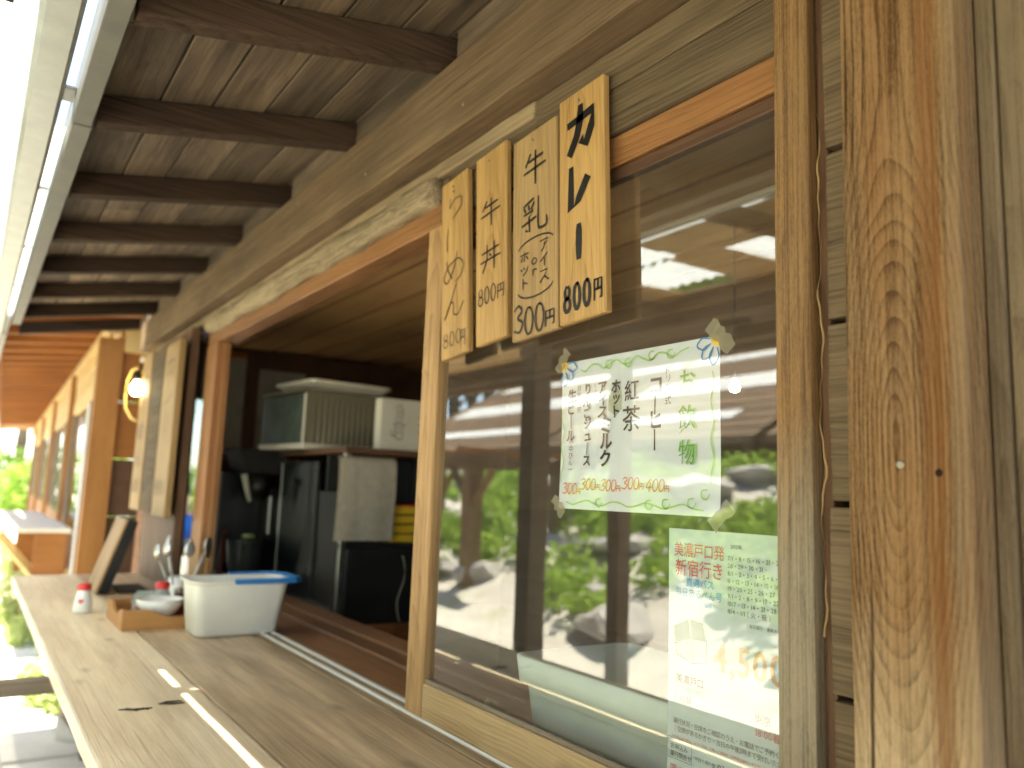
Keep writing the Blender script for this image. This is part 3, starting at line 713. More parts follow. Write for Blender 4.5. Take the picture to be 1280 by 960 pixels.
# ------------------------------------------------------------------ sliding window
sw = thing('sliding_window', 'large sliding window sash with wooden frame, pushed against the jamb', 'window', (-1.23, 0.92, -0.511))
box('stile', (-1.757, -1.676), (0.908, 0.94), (-0.511, 0.655), M['sash'], sw, bev=0.003)
box('stile', (-0.682, -0.632), (0.9085, 0.94), (-0.511, 0.655), M['sash'], sw, bev=0.003)
br = box('bottom_rail', (-1.6755, -0.6825), (0.909, 0.939), (-0.511, -0.434), M['sash_x'], sw, bev=0.003, wob=0.0003)
box('glazing_bead', (-1.675, -0.6825), (0.914, 0.9215), (-0.4335, -0.424), M['grey_x'], br, bev=0.001)
box('top_rail', (-1.6755, -0.6825), (0.922, 0.939), (0.572, 0.5955), M['darkwood'], sw, bev=0.002)
bm = bmesh.new(); bmesh.ops.create_grid(bm, x_segments=2, y_segments=2, size=0.5)
for v in bm.verts: v.co = Vector((v.co.x * 0.993, 0, v.co.y * 1.005))
finish('pane', bm, M['glass'], sw, (-1.179, 0.924, 0.07))

# ------------------------------------------------------------------ serving counter
ct = thing('serving_counter', 'long worn wooden plank counter below the cafe window', 'counter', (-2.6, 0.57, GZ))
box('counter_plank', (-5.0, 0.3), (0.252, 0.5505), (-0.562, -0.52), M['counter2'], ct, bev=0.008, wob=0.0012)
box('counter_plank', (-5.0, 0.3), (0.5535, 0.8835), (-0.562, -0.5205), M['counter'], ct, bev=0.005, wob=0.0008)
tag(box('support_bar', (-3.02, -2.955), (0.10, 0.88), (-0.672, -0.628), M['grey_y'], ct, bev=0.004), 'grey bar sticking out from under the counter')
for X in (-2.6, -4.6, -0.9):
    box('bearer', (X - 0.03, X + 0.03), (0.285, 0.945), (-0.65, -0.5635), M['grey_y'], ct, bev=0.003)
for X in (-4.7, -2.7, -0.8):
    box('counter_leg', (X - 0.045, X + 0.045), (0.62, 0.71), (GZ, -0.6505), M['shelt_z'], ct)
def scrap(x, y, pts, label):
    bm = bmesh.new(); stroke_pts = pts
    for s in stroke_pts:
        tube(bm, [(p[0], p[1], 0.0) for p in s], [0.0035] + [0.0055] * (len(s) - 2) + [0.002], 6)
    for v in bm.verts: v.co.z = max(v.co.z * 0.45, -0.0006)
    o = finish('splinter_scrap', bm, M['ink2'], None, (x, y, -0.5192), True)
    return tag(o, label, 'wood scrap', 'dark scraps lying on the counter')
scrap(-2.055, 0.378, [[(-.012, -.035), (-.002, -.012), (.003, .012), (.0, .034)], [(-.018, -.018), (.004, -.006), (.012, .002)], [(-.006, .015), (.012, .024)]], 'dark splintered scrap on the counter, left of the pair')
scrap(-2.08, 0.455, [[(.0, -.024), (-.012, -.004), (-.008, .030)], [(.0, -.022), (.010, .002), (.012, .032)]], 'dark forked scrap on the counter beside the sun streak')

# ------------------------------------------------------------------ menu boards over the window
class Letters:
    """collects each written character of a board as a part of its own"""
    def __init__(s, parent, mat, loc): s.p, s.m, s.l = parent, mat, loc
def write(L, strokes, u, v, w, h, pen, depth, soft=False):
    bm = bmesh.new(); glyph(bm, strokes, 0, 0, w, h, pen, depth, soft)
    finish('character', bm, L.m, L.p, (L.l[0] + u, L.l[1], L.l[2] - v))
def menu_board(xa, xb, z0, z1, y0, mat, label, draw, pen_mat, th=0.016, tilt=0.0):
    t = thing('menu_board', label, 'menu board', ((xa + xb) / 2, y0 + th / 2, z0), 'wooden menu boards hung over the sliding window')
    b = box('board', (xa, xb), (y0, y0 + th), (z0, z1), mat, t, bev=0.0025, wob=0.0004)
    w, h = xb - xa, z1 - z0
    draw(Letters(t, pen_mat, (xa, y0, z1)), w, h)
    lathe('nail', [(0.0001, 0.0), (0.0025, 0.0005), (0.003, 0.0025), (0.0001, 0.003)], M['screw'], t, ((xa + xb) / 2 - 0.004, y0, z1 - 0.022), 12).rotation_euler[0] = R(90)
    t.rotation_euler[1] = -R(tilt)
    return t
D = 0.0012
def curry(bm, w, h):
    write(bm, G['カ'], .24 * w, .085 * h, .58 * w, .185 * h, .0195, D)
    write(bm, G['レ'], .24 * w, .345 * h, .42 * w, .185 * h, .019, D)
    write(bm, G['|'], .35 * w, .605 * h, .22 * w, .13 * h, .0175, D)
    x = .12
    for c in '800': write(bm, G[c], x * w, .845 * h, .15 * w, .105 * h, .0085, D, soft=True); x += .215
    write(bm, G['円'], .77 * w, .855 * h, .18 * w, .085 * h, .0055, D)
def milk(bm, w, h):
    write(bm, G['牛'], .28 * w, .115 * h, .48 * w, .155 * h, .0068, D)
    write(bm, G['乳'], .24 * w, .345 * h, .56 * w, .165 * h, .0065, D)
    write(bm, G['(^'], .17 * w, .535 * h, .74 * w, .04 * h, .0038, D, soft=True)
    write(bm, G[')v'], .17 * w, .775 * h, .74 * w, .045 * h, .0038, D, soft=True)
    for i, c in enumerate('アイス'): write(bm, G[c], .64 * w, (.565 + i * .072) * h, .2 * w, .055 * h, .0035, D)
    for i, c in enumerate('ホット'): write(bm, G[c], .2 * w, (.585 + i * .065) * h, .19 * w, .05 * h, .0033, D)
    for i, c in enumerate('or'): write(bm, G[c], .46 * w, (.635 + i * .05) * h, .12 * w, .032 * h, .003, D)
    x = .06
    for c, dy in zip('300', (0, 0.02, .02)): write(bm, G[c], x * w, (.84 + dy) * h, .21 * w, .125 * h, .006, D, soft=True); x += .235
    write(bm, G['円'], .75 * w, .905 * h, .21 * w, .07 * h, .0048, D)
def beefbowl(bm, w, h):
    write(bm, G['牛'], .20 * w, .265 * h, .62 * w, .135 * h, .0052, D)
    write(bm, G['丼'], .18 * w, .495 * h, .64 * w, .14 * h, .005, D)
    x = .10
    for c in '800': write(bm, G[c], x * w, .715 * h, .17 * w, .085 * h, .0034, D, soft=True); x += .205
    write(bm, G['円'], .72 * w, .73 * h, .22 * w, .07 * h, .003, D)
def ramen(bm, w, h):
    write(bm, G['ら'], .28 * w, .075 * h, .55 * w, .16 * h, .0040, D)
    write(bm, G['l'], .12 * w, .285 * h, .3 * w, .12 * h, .0038, D)
    write(bm, G['め'], .10 * w, .44 * h, .76 * w, .16 * h, .0042, D)
    write(bm, G['ん'], .12 * w, .615 * h, .74 * w, .17 * h, .0042, D)
    x = .10
    for c in '800': write(bm, G[c], x * w, .865 * h, .19 * w, .075 * h, .003, D, soft=True); x += .235
    write(bm, G['円'], .74 * w, .875 * h, .18 * w, .09 * h, .003, D)
menu_board(-1.162, -1.031, 0.314, 0.762, 0.880, M['sign'], 'wooden menu board with thick black curry lettering, nearest the jamb', curry, M['ink'], tilt=2.7)
menu_board(-1.323, -1.172, 0.306, 0.738, 0.883, M['sign2'], 'wooden menu board priced 300 yen with bracketed hot and iced milk lettering', milk, M['ink2'], tilt=2.9)
menu_board(-1.464, -1.342, 0.316, 0.752, 0.883, M['sign'], 'wooden menu board with beef bowl lettering and blank upper third', beefbowl, M['ink2'], tilt=4.3)
menu_board(-1.617, -1.497, 0.304, 0.742, 0.884, M['sign'], 'wooden menu board with long curly brush letters, furthest along the window', ramen, M['ink3'], tilt=5.2)

# the three boards beyond the opening
def far_scribble(seed):
    def f(bm, w, h):
        rs = random.Random(seed); v = 0.08
        names = (['カ', 'レ', '|'], ['牛', '丼'], ['ら', 'l', 'め', 'ん'])[seed % 3] 
        for c in names:
            glyph(bm, G[c], .2 * w, v * h, .6 * w, .12 * h, .008, D); v += .17
        x = .12
        for c in '800': glyph(bm, G[c], x * w, .8 * h, .17 * w, .08 * h, .006, D, soft=True); x += .22
    return f
for i, (xa, xb, lab) in enumerate(((-4.455, -4.135, 'long menu board beyond the opening, nearest of three, with thick dark edge'), (-4.785, -4.475, 'long greyish menu board beyond the opening, middle of three'), (-5.13, -4.835, 'long menu board beyond the opening, next to the hanging bulb'))):
    t = thing('menu_board', lab, 'menu board', ((xa + xb) / 2, 0.83, -0.165), 'long menu boards beyond the opening')
    box('board', (xa, xb), (0.80, 0.832), (-0.165 - (0.01 if i == 0 else 0), 0.70 + i * 0.012), (M['sign2'], M['siding'], M['sign2'])[i], t, bev=0.003)
    bm = bmesh.new(); far_scribble(i)(bm, xb - xa, 0.87); finish('lettering', bm, M['ink2'], t, (xa, 0.80, 0.70))

# ------------------------------------------------------------------ hanging bulb with cord
hb = thing('hanging_bulb', 'lit bare bulb on a looped yellow cord beside the long menu boards', 'lamp', (-5.14, 0.776, 0.538))
lathe('bulb', [(0.0001, -0.042), (0.02, -0.036), (0.032, -0.018), (0.034, 0.0), (0.028, 0.02), (0.016, 0.036), (0.0145, 0.05)], M['bulb'], hb, (-5.14, 0.776, 0.535), 20)
lathe('socket', [(0.0001, 0.055), (0.018, 0.052), (0.021, 0.02), (0.016, 0.0), (0.0001, 0.0)], M['blackmat'], hb, (-5.14, 0.776, 0.583), 16)
tube_obj('cord', [(-5.14, 0.80, 0.635), (-5.17, 0.775, 0.665), (-5.22, 0.755, 0.65), (-5.25, 0.74, 0.58), (-5.25, 0.735, 0.50), (-5.22, 0.74, 0.42), (-5.16, 0.765, 0.36), (-5.10, 0.79, 0.34)], 0.0065, M['cord'], hb)
lathe('cap', [(0.0001, 0.035), (0.03, 0.03), (0.034, 0.0), (0.0001, 0.0)], M['cream'], hb, (-5.14, 0.815, 0.70), 16)
tube_obj('stem', [(-5.14, 0.815, 0.70), (-5.14, 0.79, 0.66), (-5.14, 0.778, 0.63)], 0.007, M['blackmat'], hb)

ib = thing('ceiling_bulb', 'small lit bulb hanging inside behind the glass', 'lamp', (-1.73, 2.03, 0.37))
lathe('bulb', [(0.0001, -0.018), (0.012, -0.013), (0.016, 0.0), (0.012, 0.013), (0.007, 0.024)], M['bulb'], ib, (-1.73, 2.03, 0.37), 16)
tube_obj('flex', [(-1.73, 2.03, 0.40), (-1.73, 2.03, 0.7), (-1.73, 2.03, 0.915)], 0.0022, M['blackmat'], ib)

# ------------------------------------------------------------------ papers taped inside the pane
def sheet_obj(name, w, h, mat, parent, loc, curl=0.003, nx=14, nz=10):
    bm = bmesh.new(); g_ = [[None] * (nz + 1) for _ in range(nx + 1)]
    for i in range(nx + 1):
        for j in range(nz + 1):
            u, v = i / nx, j / nz
            g_[i][j] = bm.verts.new((u * w, curl * math.sin(u * 5 + v * 3) * math.sin(v * 3.1) , -v * h))
    for i in range(nx):
        for j in range(nz): bm.faces.new((g_[i][j], g_[i][j + 1], g_[i + 1][j + 1], g_[i + 1][j]))
    return finish(name, bm, mat, parent, loc, True)

PY = 0.938
mw, mh = 0.396, 0.278
mx, mz = -1.223, 0.2545
mp = thing('drinks_menu', 'hand lettered white drinks menu with green title taped behind the glass', 'menu', (mx + mw / 2, PY, mz - mh), None)
ps = sheet_obj('paper', mw, mh, M['paper'], mp, (mx, PY, mz), 0.0022, 24, 16)
def pen(name, mat, fn, parent=mp, w=mw, h=mh, x=mx, z=mz, y=PY, d=0.0022):
    bm = bmesh.new(); fn(bm, w, h, d); return finish(name, bm, mat, parent, (x, y, z))
def t_title(bm, w, h, d):
    for ch, v in zip('お飲物', (.235, .445, .645)): put_char(bm, ch, .835 * w, v * h, .15 * h, d, random.uniform(-.05, .05), 0.95, 0.028)
pen('title_lettering', M['green_pen'], t_title)
def t_title2(bm, w, h, d):
    for ch, v in zip('お飲物', (.235, .445, .645)): put_char(bm, ch, .832 * w, v * h, .15 * h, d + 0.0006, random.uniform(-.04, .04), 0.9, -0.012)
pen('title_core', M['dgreen_pen'], t_title2)
def t_items(bm, w, h, d):
    vtext(bm, 'ドリップ式', .725 * w, .155 * h, .052 * h, .045 * h, d, .07)
    put_char(bm, 'コ', .655 * w, .235 * h, .125 * h, d, .02, 1, .034); put_char(bm, '｜', .65 * w, .355 * h, .11 * h, d, -.02, 1, .034)
    put_char(bm, 'ヒ', .655 * w, .445 * h, .125 * h, d, .02, 1, .034); put_char(bm, '｜', .65 * w, .565 * h, .12 * h, d, .02, 1, .034)
    put_char(bm, '紅', .505 * w, .25 * h, .14 * h, d, .03, 1, .006); put_char(bm, '茶', .505 * w, .425 * h, .17 * h, d, 0.02, 1, .008)
    vtext(bm, 'ホット', .405 * w, .205 * h, .092 * h, .08 * h, d, .07, .024)
    vtext(bm, 'アイス', .315 * w, .205 * h, .092 * h, .08 * h, d, .07, .03)
    vtext(bm, 'or', .36 * w, .27 * h, .035 * h, .035 * h, d, .05)
    vtext(bm, 'ミルク', .34 * w, .455 * h, .115 * h, .105 * h, d, .07, .034)
    vtext(bm, 'りんごジュース', .205 * w, .205 * h, .082 * h, .078 * h, d, .08, .026)
    vtext(bm, 'ビン入り', .262 * w, .185 * h, .035 * h, .036 * h, d, .08)
    vtext(bm, '自家焙煎', .142 * w, .195 * h, .045 * h, .047 * h, d, .08)
    vtext(bm, '生ビール', .085 * w, .235 * h, .092 * h, .09 * h, d, .07, .024)
    vtext(bm, '（中びん）', .088 * w, .555 * h, .048 * h, .045 * h, d, .06)
pen('item_lettering', M['ink2'], t_items)
def t_price(bm, w, h, d):
    for u, v, s in ((.60, .80, '400'), (.45, .79, '300'), (.305, .805, '300'), (.165, .80, '300'), (.03, .83, '300')):
        x = u
        for c in s: glyph(bm, G[c], x * w, v * h, .034 * w, .07 * h, .0024, d, soft=True, slant=.25); x += .036
        glyph(bm, G['円'], x * w, (v + .035) * h, .03 * w, .035 * h, .0018, d)
pen('price_lettering', M['orange_pen'], t_price)
def t_vine(bm, w, h, d):
    stroke(bm, [((.14 + .70 * i / 16) * w, -(.06 + .022 * math.sin(i * 1.9)) * h) for i in range(17)], .0032, d)
    stroke(bm, [((.06 + .86 * i / 16) * w, -(.955 + .015 * math.sin(i * 1.7)) * h) for i in range(17)], .0028, d)
    stroke(bm, [((.965 + .008 * math.sin(i * 1.5)) * w, -(.20 + .62 * i / 12) * h) for i in range(13)], .0028, d)
    stroke(bm, [((.025 + .01 * math.sin(i * 1.5)) * w, -(.22 + .6 * i / 12) * h) for i in range(13)], .0028, d)
    for u, v in ((.35, .06), (.48, .07), (.63, .05), (.74, .06), (.3, .95), (.62, .95), (.72, .94), (.86, .93), (.93, .88)):
        stroke(bm, [((u + .022 * math.cos(a)) * w, -(v + .028 * math.sin(a)) * h) for a in (0, 1.3, 2.6, 3.9, 5.2)], .0028, d)
pen('vine_border', M['green_pen'], t_vine)
def t_petals(bm, w, h, d):
    for (cx_, cy_, base) in ((.015, .02, 10), (.985, .02, 100)):
        for k in range(3):
            a = R(base + 35 * k); l = .062
            p = [(0.03, -.20), (.062, -.22), (.085, 0), (.062, .22), (.03, .2)]
            stroke(bm, [(cx_ * w + (math.cos(a + q[1] * 1.5)) * q[0] * 1.2 * w, -(cy_ * h + (math.sin(a + q[1] * 1.5)) * q[0] * 1.2 * w)) for q in p], .003, d)
pen('petal_drawing', M['blue_pen'], t_petals)
def t_yolk(bm, w, h, d):
    for cx_, a0 in ((.0, 0), (1.0, 90)):
        vs_ = [bm.verts.new((cx_ * w, -d, 0))] + [bm.verts.new((cx_ * w + math.cos(R(a0 + 15 * k)) * .018, -d, -math.sin(R(a0 + 15 * k)) * .018)) for k in range(7)]
        bm.faces.new(vs_)
pen('flower_heart', M['yellow_pen'], t_yolk)
def t_patch(bm, w, h, d):
    bm.faces.new([bm.verts.new((u * w, -d + 0.0012, -v * h)) for u, v in ((.37, .23), (.435, .24), (.44, .36), (.40, .40), (.345, .36), (.35, .27))])
pen('correction_patch', M['patch'], t_patch)
def tape(cx_, cz_, ang, w, h, parent, y=PY + 0.002, name='tape'):
    bm = bmesh.new(); n = 7
    up = [(-w / 2 + w * i / n, h / 2 + random.uniform(-.004, .003)) for i in range(n + 1)]; dn = [(-w / 2 + w * i / n, -h / 2 + random.uniform(-.003, .004)) for i in range(n + 1)]
    a = [bm.verts.new((x, random.uniform(0, .0022), z)) for x, z in up]; b = [bm.verts.new((x, random.uniform(0, .0012), z)) for x, z in dn]
    for i in range(n): bm.faces.new((a[i], b[i], b[i + 1], a[i + 1]))
    o = finish(name, bm, M['tape'], parent, (cx_, y, cz_), False); o.rotation_euler[1] = ang; return o
tape(mx + 0.002, mz + 0.004, R(-50), 0.05, 0.024, mp, PY - 0.003)
tape(mx + mw + 0.002, mz - 0.002, R(48), 0.062, 0.026, mp, PY - 0.003)
tape(mx + 0.001, mz - mh + 0.004, R(45), 0.045, 0.022, mp, PY - 0.003)
tape(mx + mw + 0.004, mz - mh + 0.002, R(-45), 0.05, 0.024, mp, PY - 0.003)

fw, fh = 0.257, 0.374
fx, fz = -0.936, -0.0445
fl = thing('bus_flyer', 'printed green tinted bus timetable flyer behind the glass, half hidden by the jamb', 'flyer', (fx + fw / 2, PY + 0.004, fz - fh))
sheet_obj('paper', fw, fh, M['flyer'], fl, (fx, PY + 0.004, fz), 0.001)
def fpen(name, mat, fn): return pen(name, mat, fn, fl, fw, fh, fx, fz, PY + 0.004, 0.0018)
def f_red(bm, w, h, d):
    htext(bm, '美濃戸口発', .05 * w, .085 * h, .062 * h, d, 1.0, .006, .88); htext(bm, '新宿行き', .06 * w, .158 * h, .072 * h, d, 1.0, .007, .92)
fpen('headline', M['red_print'], f_red)
def f_blue(bm, w, h, d):
    htext(bm, '直通バス', .15 * w, .215 * h, .038 * h, d, 1.0, .015); htext(bm, '毎日あるぺん号', .065 * w, .258 * h, .04 * h, d, 1.0, .007, .9)
    htext(bm, '（予約・先着順）', .13 * w, .296 * h, .022 * h, d); htext(bm, '（八ヶ岳山荘前）', .055 * w, .645 * h, .024 * h, d)
    htext(bm, '（新宿駅）', .80 * w, .675 * h, .024 * h, d); htext(bm, '土曜', .225 * w, .945 * h, .022 * h, d)
fpen('blue_lettering', M['blue_print'], f_blue)
def f_black(bm, w, h, d):
    htext(bm, '2012年', .49 * w, .055 * h, .02 * h, d)
    for i, s in enumerate(('7/1・8・15・16・21・22・', '28・29・30・31、', '8/1・2・3・4・5・6・7・8・', '11・12・13・14・15・16・1', '19・20・25・26・27、', '9/1・2・8・9・17・22・23', '10/7・13・14・21・28、', '11/4、1/1（火・祝）')):
        htext(bm, s, .47 * w, (.10 + i * .029) * h, .025 * h, d)
    htext(bm, '（毎日運行、乗車券は', .60 * w, .345 * h, .016 * h, d)
    htext(bm, '美濃戸口', .075 * w, .605 * h, .038 * h, d, 1.0, .012); htext(bm, '東京', .655 * w, .67 * h, .038 * h, d, 1, .012)
    htext(bm, '運行状況・空席をご確認のうえ、お電話でご予約ください', .055 * w, .775 * h, .0245 * h, d, .93); htext(bm, '（空席があるかぎり、当日の午後2時まで受付いたします', .055 * w, .805 * h, .0245 * h, d, .93)
    htext(bm, 'お申込み', .035 * w, .878 * h, .024 * h, d, 1, .01); htext(bm, '運行問合せ', .03 * w, .907 * h, .024 * h, d, 1, .01)
    htext(bm, '平日（月〜金）', .225 * w, .895 * h, .02 * h, d, .9); htext(bm, '03-3216-5346', .40 * w, .895 * h, .036 * h, d, .95)
    htext(bm, '（8〜9月）', .29 * w, .945 * h, .02 * h, d, .9); htext(bm, '03-3216-5346', .42 * w, .94 * h, .036 * h, d, .95)
    htext(bm, '090-5415-33', .20 * w, .972 * h, .034 * h, d, .95)
    for z0, z1, u0, u1 in ((.845, .925, .012, .205),):
        for a, b in (((u0, z0), (u1, z0)), ((u1, z0), (u1, z1)), ((u1, z1), (u0, z1)), ((u0, z1), (u0, z0))):
            stroke(bm, [(a[0] * w, -a[1] * h), (b[0] * w, -b[1] * h)], .0007, d)
fpen('black_lettering', M['black_print'], f_black)
def f_red2(bm, w, h, d):
    htext(bm, '11:45発', .055 * w, .685 * h, .036 * h, d, .95); htext(bm, '18:00着', .66 * w, .72 * h, .036 * h, d, .95)
    htext(bm, '※お申込みの際は、必ずお名前・人数・ご連絡先（携帯電話番号）をお申し出下さい', .045 * w, .838 * h, .0135 * h, d)
    htext(bm, '日曜・休日', .03 * w, .958 * h, .022 * h, d, .8, .01)
fpen('red_lettering', M['redb_print'], f_red2)
def f_gold(bm, w, h, d): htext(bm, '4,500', .355 * w, .485 * h, .155 * h, d, 1.0, .01, .9); htext(bm, '円', .86 * w, .52 * h, .05 * h, d)
fpen('price', M['gold_print'], f_gold)
def f_bus(bm, w, h, d):
    for pl in (((.055, .40), (.17, .365), (.19, .44), (.075, .465)), ((.19, .362), (.285, .37), (.31, .44), (.205, .44))):
        bm.faces.new([bm.verts.new((u * w, -d, -v * h)) for u, v in pl])
    for a, b in (((.05, .40), (.08, .51)), ((.08, .51), (.2, .535)), ((.2, .535), (.31, .52)), ((.31, .52), (.315, .43)), ((.19, .365), (.205, .53)), ((.06, .47), (.19, .455))):
        stroke(bm, [(a[0] * w, -a[1] * h), (b[0] * w, -b[1] * h)], .0013, d)
fpen('bus_picture', M['bus_print'], f_bus)
def f_bus2(bm, w, h, d):
    bm.faces.new([bm.verts.new((u * w, -d + 0.0008, -v * h)) for u, v in ((.05, .40), (.18, .36), (.29, .365), (.318, .44), (.31, .52), (.2, .538), (.075, .51))])
fpen('bus_body', M['buslight_print'], f_bus2)

# ------------------------------------------------------------------ things on the counter
CZ = -0.52
def salt(x, y):
    t = thing('salt_shaker', 'small white salt bottle with red cap standing alone on the counter', 'salt shaker', (x, y, CZ))
    lathe('bottle', [(0.0001, 0), (0.031, 0.0), (0.034, 0.006), (0.0335, 0.028), (0.030, 0.052), (0.024, 0.072), (0.021, 0.082), (0.0205, 0.09), (0.0001, 0.09)], M['white_gloss'], t, (x, y, CZ + 0.0005))
    lathe('cap', [(0.0235, 0.086), (0.025, 0.09), (0.025, 0.105), (0.022, 0.1095), (0.0001, 0.1105)], M['red_plastic'], t, (x, y, CZ))
    bm = bmesh.new()
    a0 = math.atan2(-y, -x) - 0.25
    for k in range(2):
        n = 12; vs_ = []
        for i in range(n):
            q = 2 * math.pi * i / n
            hx = (16 * math.sin(q) ** 3) / 16 * 0.011; hz = (13 * math.cos(q) - 5 * math.cos(2 * q) - 2 * math.cos(3 * q) - math.cos(4 * q)) / 16 * 0.011
            aa = a0 + k * 0.0 + hx / 0.032; zz_ = 0.046 + hz; rr = 0.0322 - max(0, zz_ - 0.052) * 0.3 + 0.0015 if k == 0 else 0
            if k == 0: vs_.append(bm.verts.new((math.cos(aa) * rr, math.sin(aa) * rr, zz_)))
        if k == 0: bm.faces.new(vs_)
    finish('red_mark', bm, M['red_plastic'], t, (x, y, CZ))
salt(-3.60, 0.431)

# wooden tray with condiments
tr = thing('wooden_tray', 'orange wooden box tray with dipped front holding condiments', 'tray', (-3.26, 0.65, CZ))
tx0, tx1, ty0, ty1, th = -3.44, -3.10, 0.497, 0.85, 0.068
def dipped(name, along, fixed0, fixed1, a0, a1, dip):
    """tray side with a curved dip in its upper edge"""
    bm = bmesh.new(); n = 18; cols = []
    for i in range(n + 1):
        t = i / n; a = a0 + (a1 - a0) * t
        s = max(0.0, 1 - ((t - 0.55) / 0.32) ** 2); z = th - dip * s * s * (3 - 2 * s)
        row = []
        for f in (fixed0, fixed1):
            for zz_ in (0.0, z): row.append(bm.verts.new((f, a, zz_) if along == 'y' else (a, f, zz_)))
        cols.append(row)
    for p, q in zip(cols, cols[1:]):
        bm.faces.new((p[0], q[0], q[1], p[1])); bm.faces.new((p[2], p[3], q[3], q[2])); bm.faces.new((p[1], q[1], q[3], p[3])); bm.faces.new((p[0], p[2], q[2], q[0]))
    for p in (cols[0], cols[-1]): bm.faces.new((p[0], p[1], p[3], p[2]))
    bmesh.ops.recalc_face_normals(bm, faces=bm.faces)
    return finish(name, bm, M['traywood'], tr, (0, 0, CZ + 0.001))
dipped('tray_side', 'y', tx1 - 0.012, tx1, ty0, ty1, 0.028)
dipped('tray_side', 'y', tx0, tx0 + 0.012, ty0, ty1, 0.028)
dipped('tray_end', 'x', ty0, ty0 + 0.012, tx0 + 0.0125, tx1 - 0.0125, 0.026)
dipped('tray_end', 'x', ty1 - 0.012, ty1, tx0 + 0.0125, tx1 - 0.0125, 0.026)
box('tray_base', (tx0 + 0.0125, tx1 - 0.0125), (ty0 + 0.0125, ty1 - 0.0125), (CZ + 0.004, CZ + 0.011), M['traywood'], tr, bev=0)
B0 = CZ + 0.0112
bw = thing('bowl', 'white rice bowl lying in the wooden tray', 'bowl', (-3.205, 0.635, B0))
lathe('bowl_body', [(0.0001, 0.002), (0.028, 0.0), (0.030, 0.010), (0.052, 0.028), (0.072, 0.054), (0.082, 0.082), (0.0795, 0.082), (0.068, 0.054), (0.05, 0.033), (0.0001, 0.016)], M['ceramic'], bw, (-3.205, 0.635, B0 + 0.001))
def sauce(x, y, h, r, capm, bodym, label):
    t = thing('condiment_bottle', label, 'bottle', (x, y, B0), 'condiments standing in the wooden tray')
    lathe('bottle', [(0.0001, 0), (r, 0), (r * 1.04, 0.006), (r, h * 0.62), (r * 0.72, h * 0.78), (r * 0.68, h * 0.82), (0.0001, h * 0.82)], bodym, t, (x, y, B0 + 0.0005), 18)
    lathe('cap', [(r * 0.8, h * 0.80), (r * 0.84, h * 0.83), (r * 0.80, h * 0.98), (0.0001, h)], capm, t, (x, y, B0), 18)
sauce(-3.335, 0.665, 0.128, 0.032, M['red_plastic'], M['clearwrap'], 'red capped clear condiment bottle in the tray behind the bowl')
sauce(-3.36, 0.735, 0.10, 0.026, M['screw'], M['winewood'], 'dark condiment bottle at the far side of the tray')
# chopstick packets in wrappers
for i, (x, y, a, l, lab) in enumerate(((-3.25, 0.575, 0.5, 0.15, 'clear wrapped packet with red print leaning out of the tray'), (-3.32, 0.59, -0.35, 0.16, 'greenish clear packet standing up at the tray end'), (-3.37, 0.63, 0.15, 0.14, 'pale wrapped packet at the back of the tray'))):
    t = thing('condiment_packet', lab, 'packet', (x, y, B0), 'wrapped packets in the wooden tray')
    bm = bmesh.new(); n = 8; pv = None
    for k in range(n + 1):
        f = k / n; wv = 0.006 * math.sin(k * 1.9 + i); hw = 0.034 + 0.004 * math.sin(k * 2.3)
        cur = [bm.verts.new((wv - 0.05 * f * math.sin(a), s * hw + 0.02 * f, l * 0.62 * f)) for s in (-1, -.3, .3, 1)]
        cur[1].co.x += 0.012 * math.sin(f * 3.1); cur[2].co.x += 0.010 * math.sin(f * 3.1)
        if pv:
            for q in range(3): bm.faces.new((pv[q], pv[q + 1], cur[q + 1], cur[q]))
        pv = cur
    ex = bmesh.ops.solidify(bm, geom=bm.faces[:], thickness=0.0015)
    bmesh.ops.recalc_face_normals(bm, faces=bm.faces)
    pk = finish('wrapper', bm, M['clearwrap'], t, (x, y, B0 + 0.002), True); pk.rotation_euler[2] = a
    if i < 2:
        bm = bmesh.new()
        for k in range(4): stroke(bm, [(-.02 + .01 * k, -.02 - .012 * k), (.02 - .006 * k, -.05 + .008 * k)], .006, 0.008)
        for v in bm.verts: v.co = Vector((0.012 + v.co.y * 0.3, v.co.x, 0.08 + v.co.z * 0.8))
        finish('red_print', bm, M['redb_print'], t, (x + 0.004, y, B0 - 0.01))

# cutlery cup with spoons
cp = thing('cutlery_cup', 'patterned pale cup behind the tray holding upright cutlery', 'cup', (-3.66, 0.80, CZ))
lathe('cup', [(0.0001, 0), (0.042, 0), (0.045, 0.01), (0.05, 0.12), (0.047, 0.12), (0.042, 0.012), (0.0001, 0.01)], M['ceramic'], cp, (-3.66, 0.80, CZ + 0.0005))
for i in range(7):
    a = i * 0.9; bx, by = -3.66 + 0.02 * math.cos(a), 0.80 + 0.02 * math.sin(a)
    L = 0.215 + 0.02 * math.sin(i * 2.1); tx, ty = bx + 0.075 * math.cos(a), by + 0.075 * math.sin(a)
    t = thing('spoon', 'steel spoon standing bowl up in the cutlery cup', 'spoon', (bx, by, CZ + 0.012), 'steel spoons in the cutlery cup')
    tube_obj('handle', [(bx, by, CZ + 0.014), ((bx + tx) / 2, (by + ty) / 2, CZ + 0.014 + L * 0.5), (tx, ty, CZ + L)], [0.004, 0.003, 0.003], M['steel'], t, 6)
    bm = bmesh.new(); bmesh.ops.create_uvsphere(bm, u_segments=12, v_segments=8, radius=1)
    for v in bm.verts: v.co = Vector((v.co.x * 0.008, v.co.y * 0.021, v.co.z * 0.031)) + Vector((0.006 * (v.co.y ** 2 + v.co.z ** 2), 0, 0))
    sp = finish('spoon_bowl', bm, M['steel'], t, (tx + 0.01 * math.cos(a), ty + 0.01 * math.sin(a), CZ + L + 0.026), True); sp.rotation_euler[2] = a * 0.4

